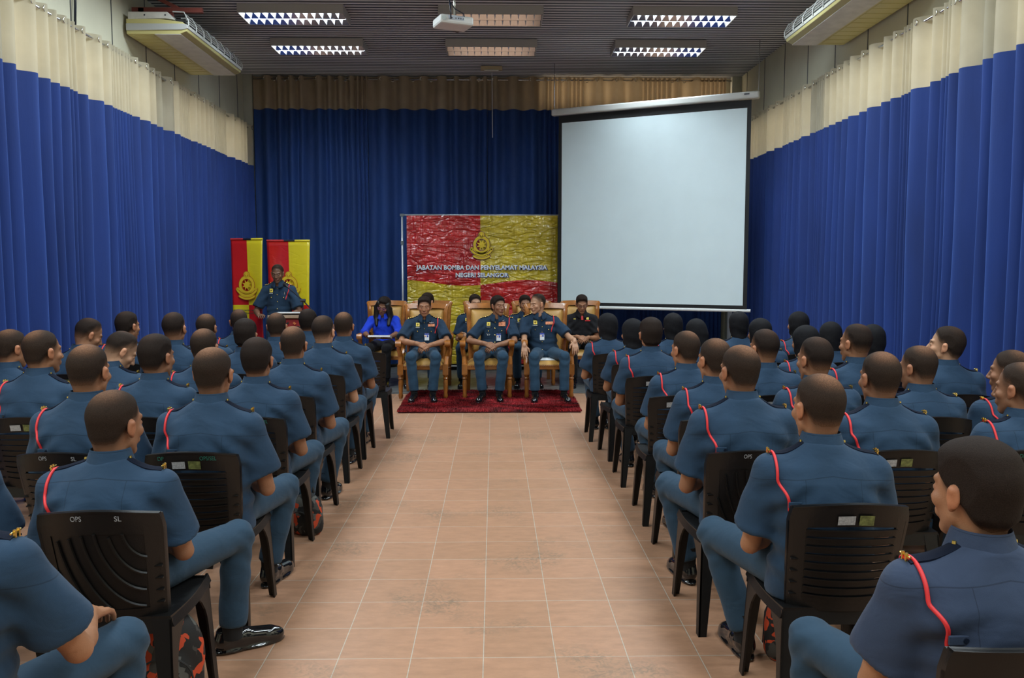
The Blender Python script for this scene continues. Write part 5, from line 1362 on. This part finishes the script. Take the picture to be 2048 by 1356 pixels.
r = empty('microphone_stand', (at(606, 700, 10.80)[0], 10.80, .004)); tag(r, 'black boom microphone stand in front of the lectern', 'microphone stand')
x0 = r.location.x
def rel(px, py, D): X, Z = at(px, py, D); return (X-x0, D-10.80, Z-.004)
J = rel(606, 601, 10.80)
MB().tube([(0, 0, .02), (0, 0, .6), (J[0], 0, J[2])], .009, 8).build('post', M_BTN, r)
mic = rel(571, 571, 11.42)
b = MB(); b.tube([mic, J, rel(622, 618, 10.8)], .008, 8); b.tube([(J[0]-.03, 0, J[2]), (J[0]+.03, 0, J[2])], .020, 8); b.build('boom', M_BTN, r)
mt = (Vector(mic)-Vector(J)).normalized()
b = MB(); p = Vector(mic); b.tube([p-mt*.10, p-mt*.02, p, p+mt*.03, p+mt*.055, p+mt*.065], [.012, .016, .024, .027, .022, .010], 10); b.build('microphone', mat('mic_black', (.01, .01, .011), rough=.4), r, smooth='all')
b = MB()
for k in range(3):
    t = 2*PI*k/3+.5; b.tube([(0, 0, .10), (.19*math.cos(t), .19*math.sin(t), .012)], .009, 6)
b.build('tripod_base', M_BTN, r)

# ---------------------------------------------------------------- backpacks under chairs
def camo():
    m = bpy.data.materials.new('orange_camouflage'); m.use_nodes = True; nt = m.node_tree; N = nt.nodes; L = nt.links; b = N['Principled BSDF']
    tc = N.new('ShaderNodeTexCoord'); v = N.new('ShaderNodeTexVoronoi'); v.inputs['Scale'].default_value = 24; nz = N.new('ShaderNodeTexNoise'); nz.inputs['Scale'].default_value = 14; L.new(tc.outputs['Object'], nz.inputs[0])
    ad = N.new('ShaderNodeVectorMath'); ad.operation = 'ADD'; sc = N.new('ShaderNodeVectorMath'); sc.operation = 'SCALE'; sc.inputs['Scale'].default_value = .12; L.new(nz.outputs['Color'], sc.inputs[0]); L.new(tc.outputs['Object'], ad.inputs[0]); L.new(sc.outputs[0], ad.inputs[1]); L.new(ad.outputs[0], v.inputs[0])
    sp = N.new('ShaderNodeSeparateColor'); L.new(v.outputs['Color'], sp.inputs[0])
    cr = N.new('ShaderNodeValToRGB'); cr.color_ramp.interpolation = 'CONSTANT'; e = cr.color_ramp.elements; e[0].color = (.008, .008, .008, 1); e[1].position = .45; e[1].color = (.55, .06, .015, 1)
    for p_, c_ in ((.68, (.05, .045, .04, 1)), (.86, (.10, .10, .09, 1))): q = e.new(p_); q.color = c_
    L.new(sp.outputs[0], cr.inputs[0]); L.new(cr.outputs[0], b.inputs['Base Color']); b.inputs['Roughness'].default_value = .7; return m
M_CAMO = camo()
def backpack(x, y, yaw, label, s=1):
    r = empty('backpack', (x, y, 0), yaw); tag(r, label, 'backpack', 'camouflage backpacks under the chairs')
    f = Fld([-.17*s, -.12*s, -.01], [.17*s, .13*s, .42*s], .008)
    f.ell((0, 0, .17*s), (.145*s, .09*s, .19*s), .03); f.ell((0, .0, .06*s), (.135*s, .095*s, .09*s), .04); f.ell((0, -.065*s, .12*s), (.10*s, .05*s, .10*s), .02)
    Z = f.ax[2][None, None, :]; f.F = np.maximum(f.F, .003-Z).astype(np.float32)
    V, Q = f.mesh(); newobj('bag', npmesh('bag', V, Q), M_CAMO, r)
    b = MB(); b.tube([(-.03, .03, .34*s), (-.02, .03, .39*s), (.02, .03, .39*s), (.03, .03, .34*s)], .008, 6); b.build('handle', M_DK, r)
    b = MB()
    for q in (-1, 1): b.tube([(q*.06*s, .06*s, .30*s), (q*.075*s, .085*s, .22*s), (q*.085*s, .085*s, .06*s)], .012, 6, flat=.5)
    b.build('strap', M_DK, r)
    b = MB(); b.tube([(.105*s*math.cos(t), -.105*s+.0, .12*s+.09*s*math.sin(t)) for t in [PI*k/10 for k in range(11)]], .004, 5); b.build('zip', M_DK, r)
backpack(-1.23, 3.08, .3, 'orange and black camouflage backpack under the nearest left aisle chair')
backpack(-1.14, 5.10, -.4, 'orange camouflage backpack leaning out beside a left aisle chair', .72)
backpack(1.22, 3.4, .5, 'orange and black camouflage backpack under a right aisle chair', .8)
bpy.context.view_layer.update()
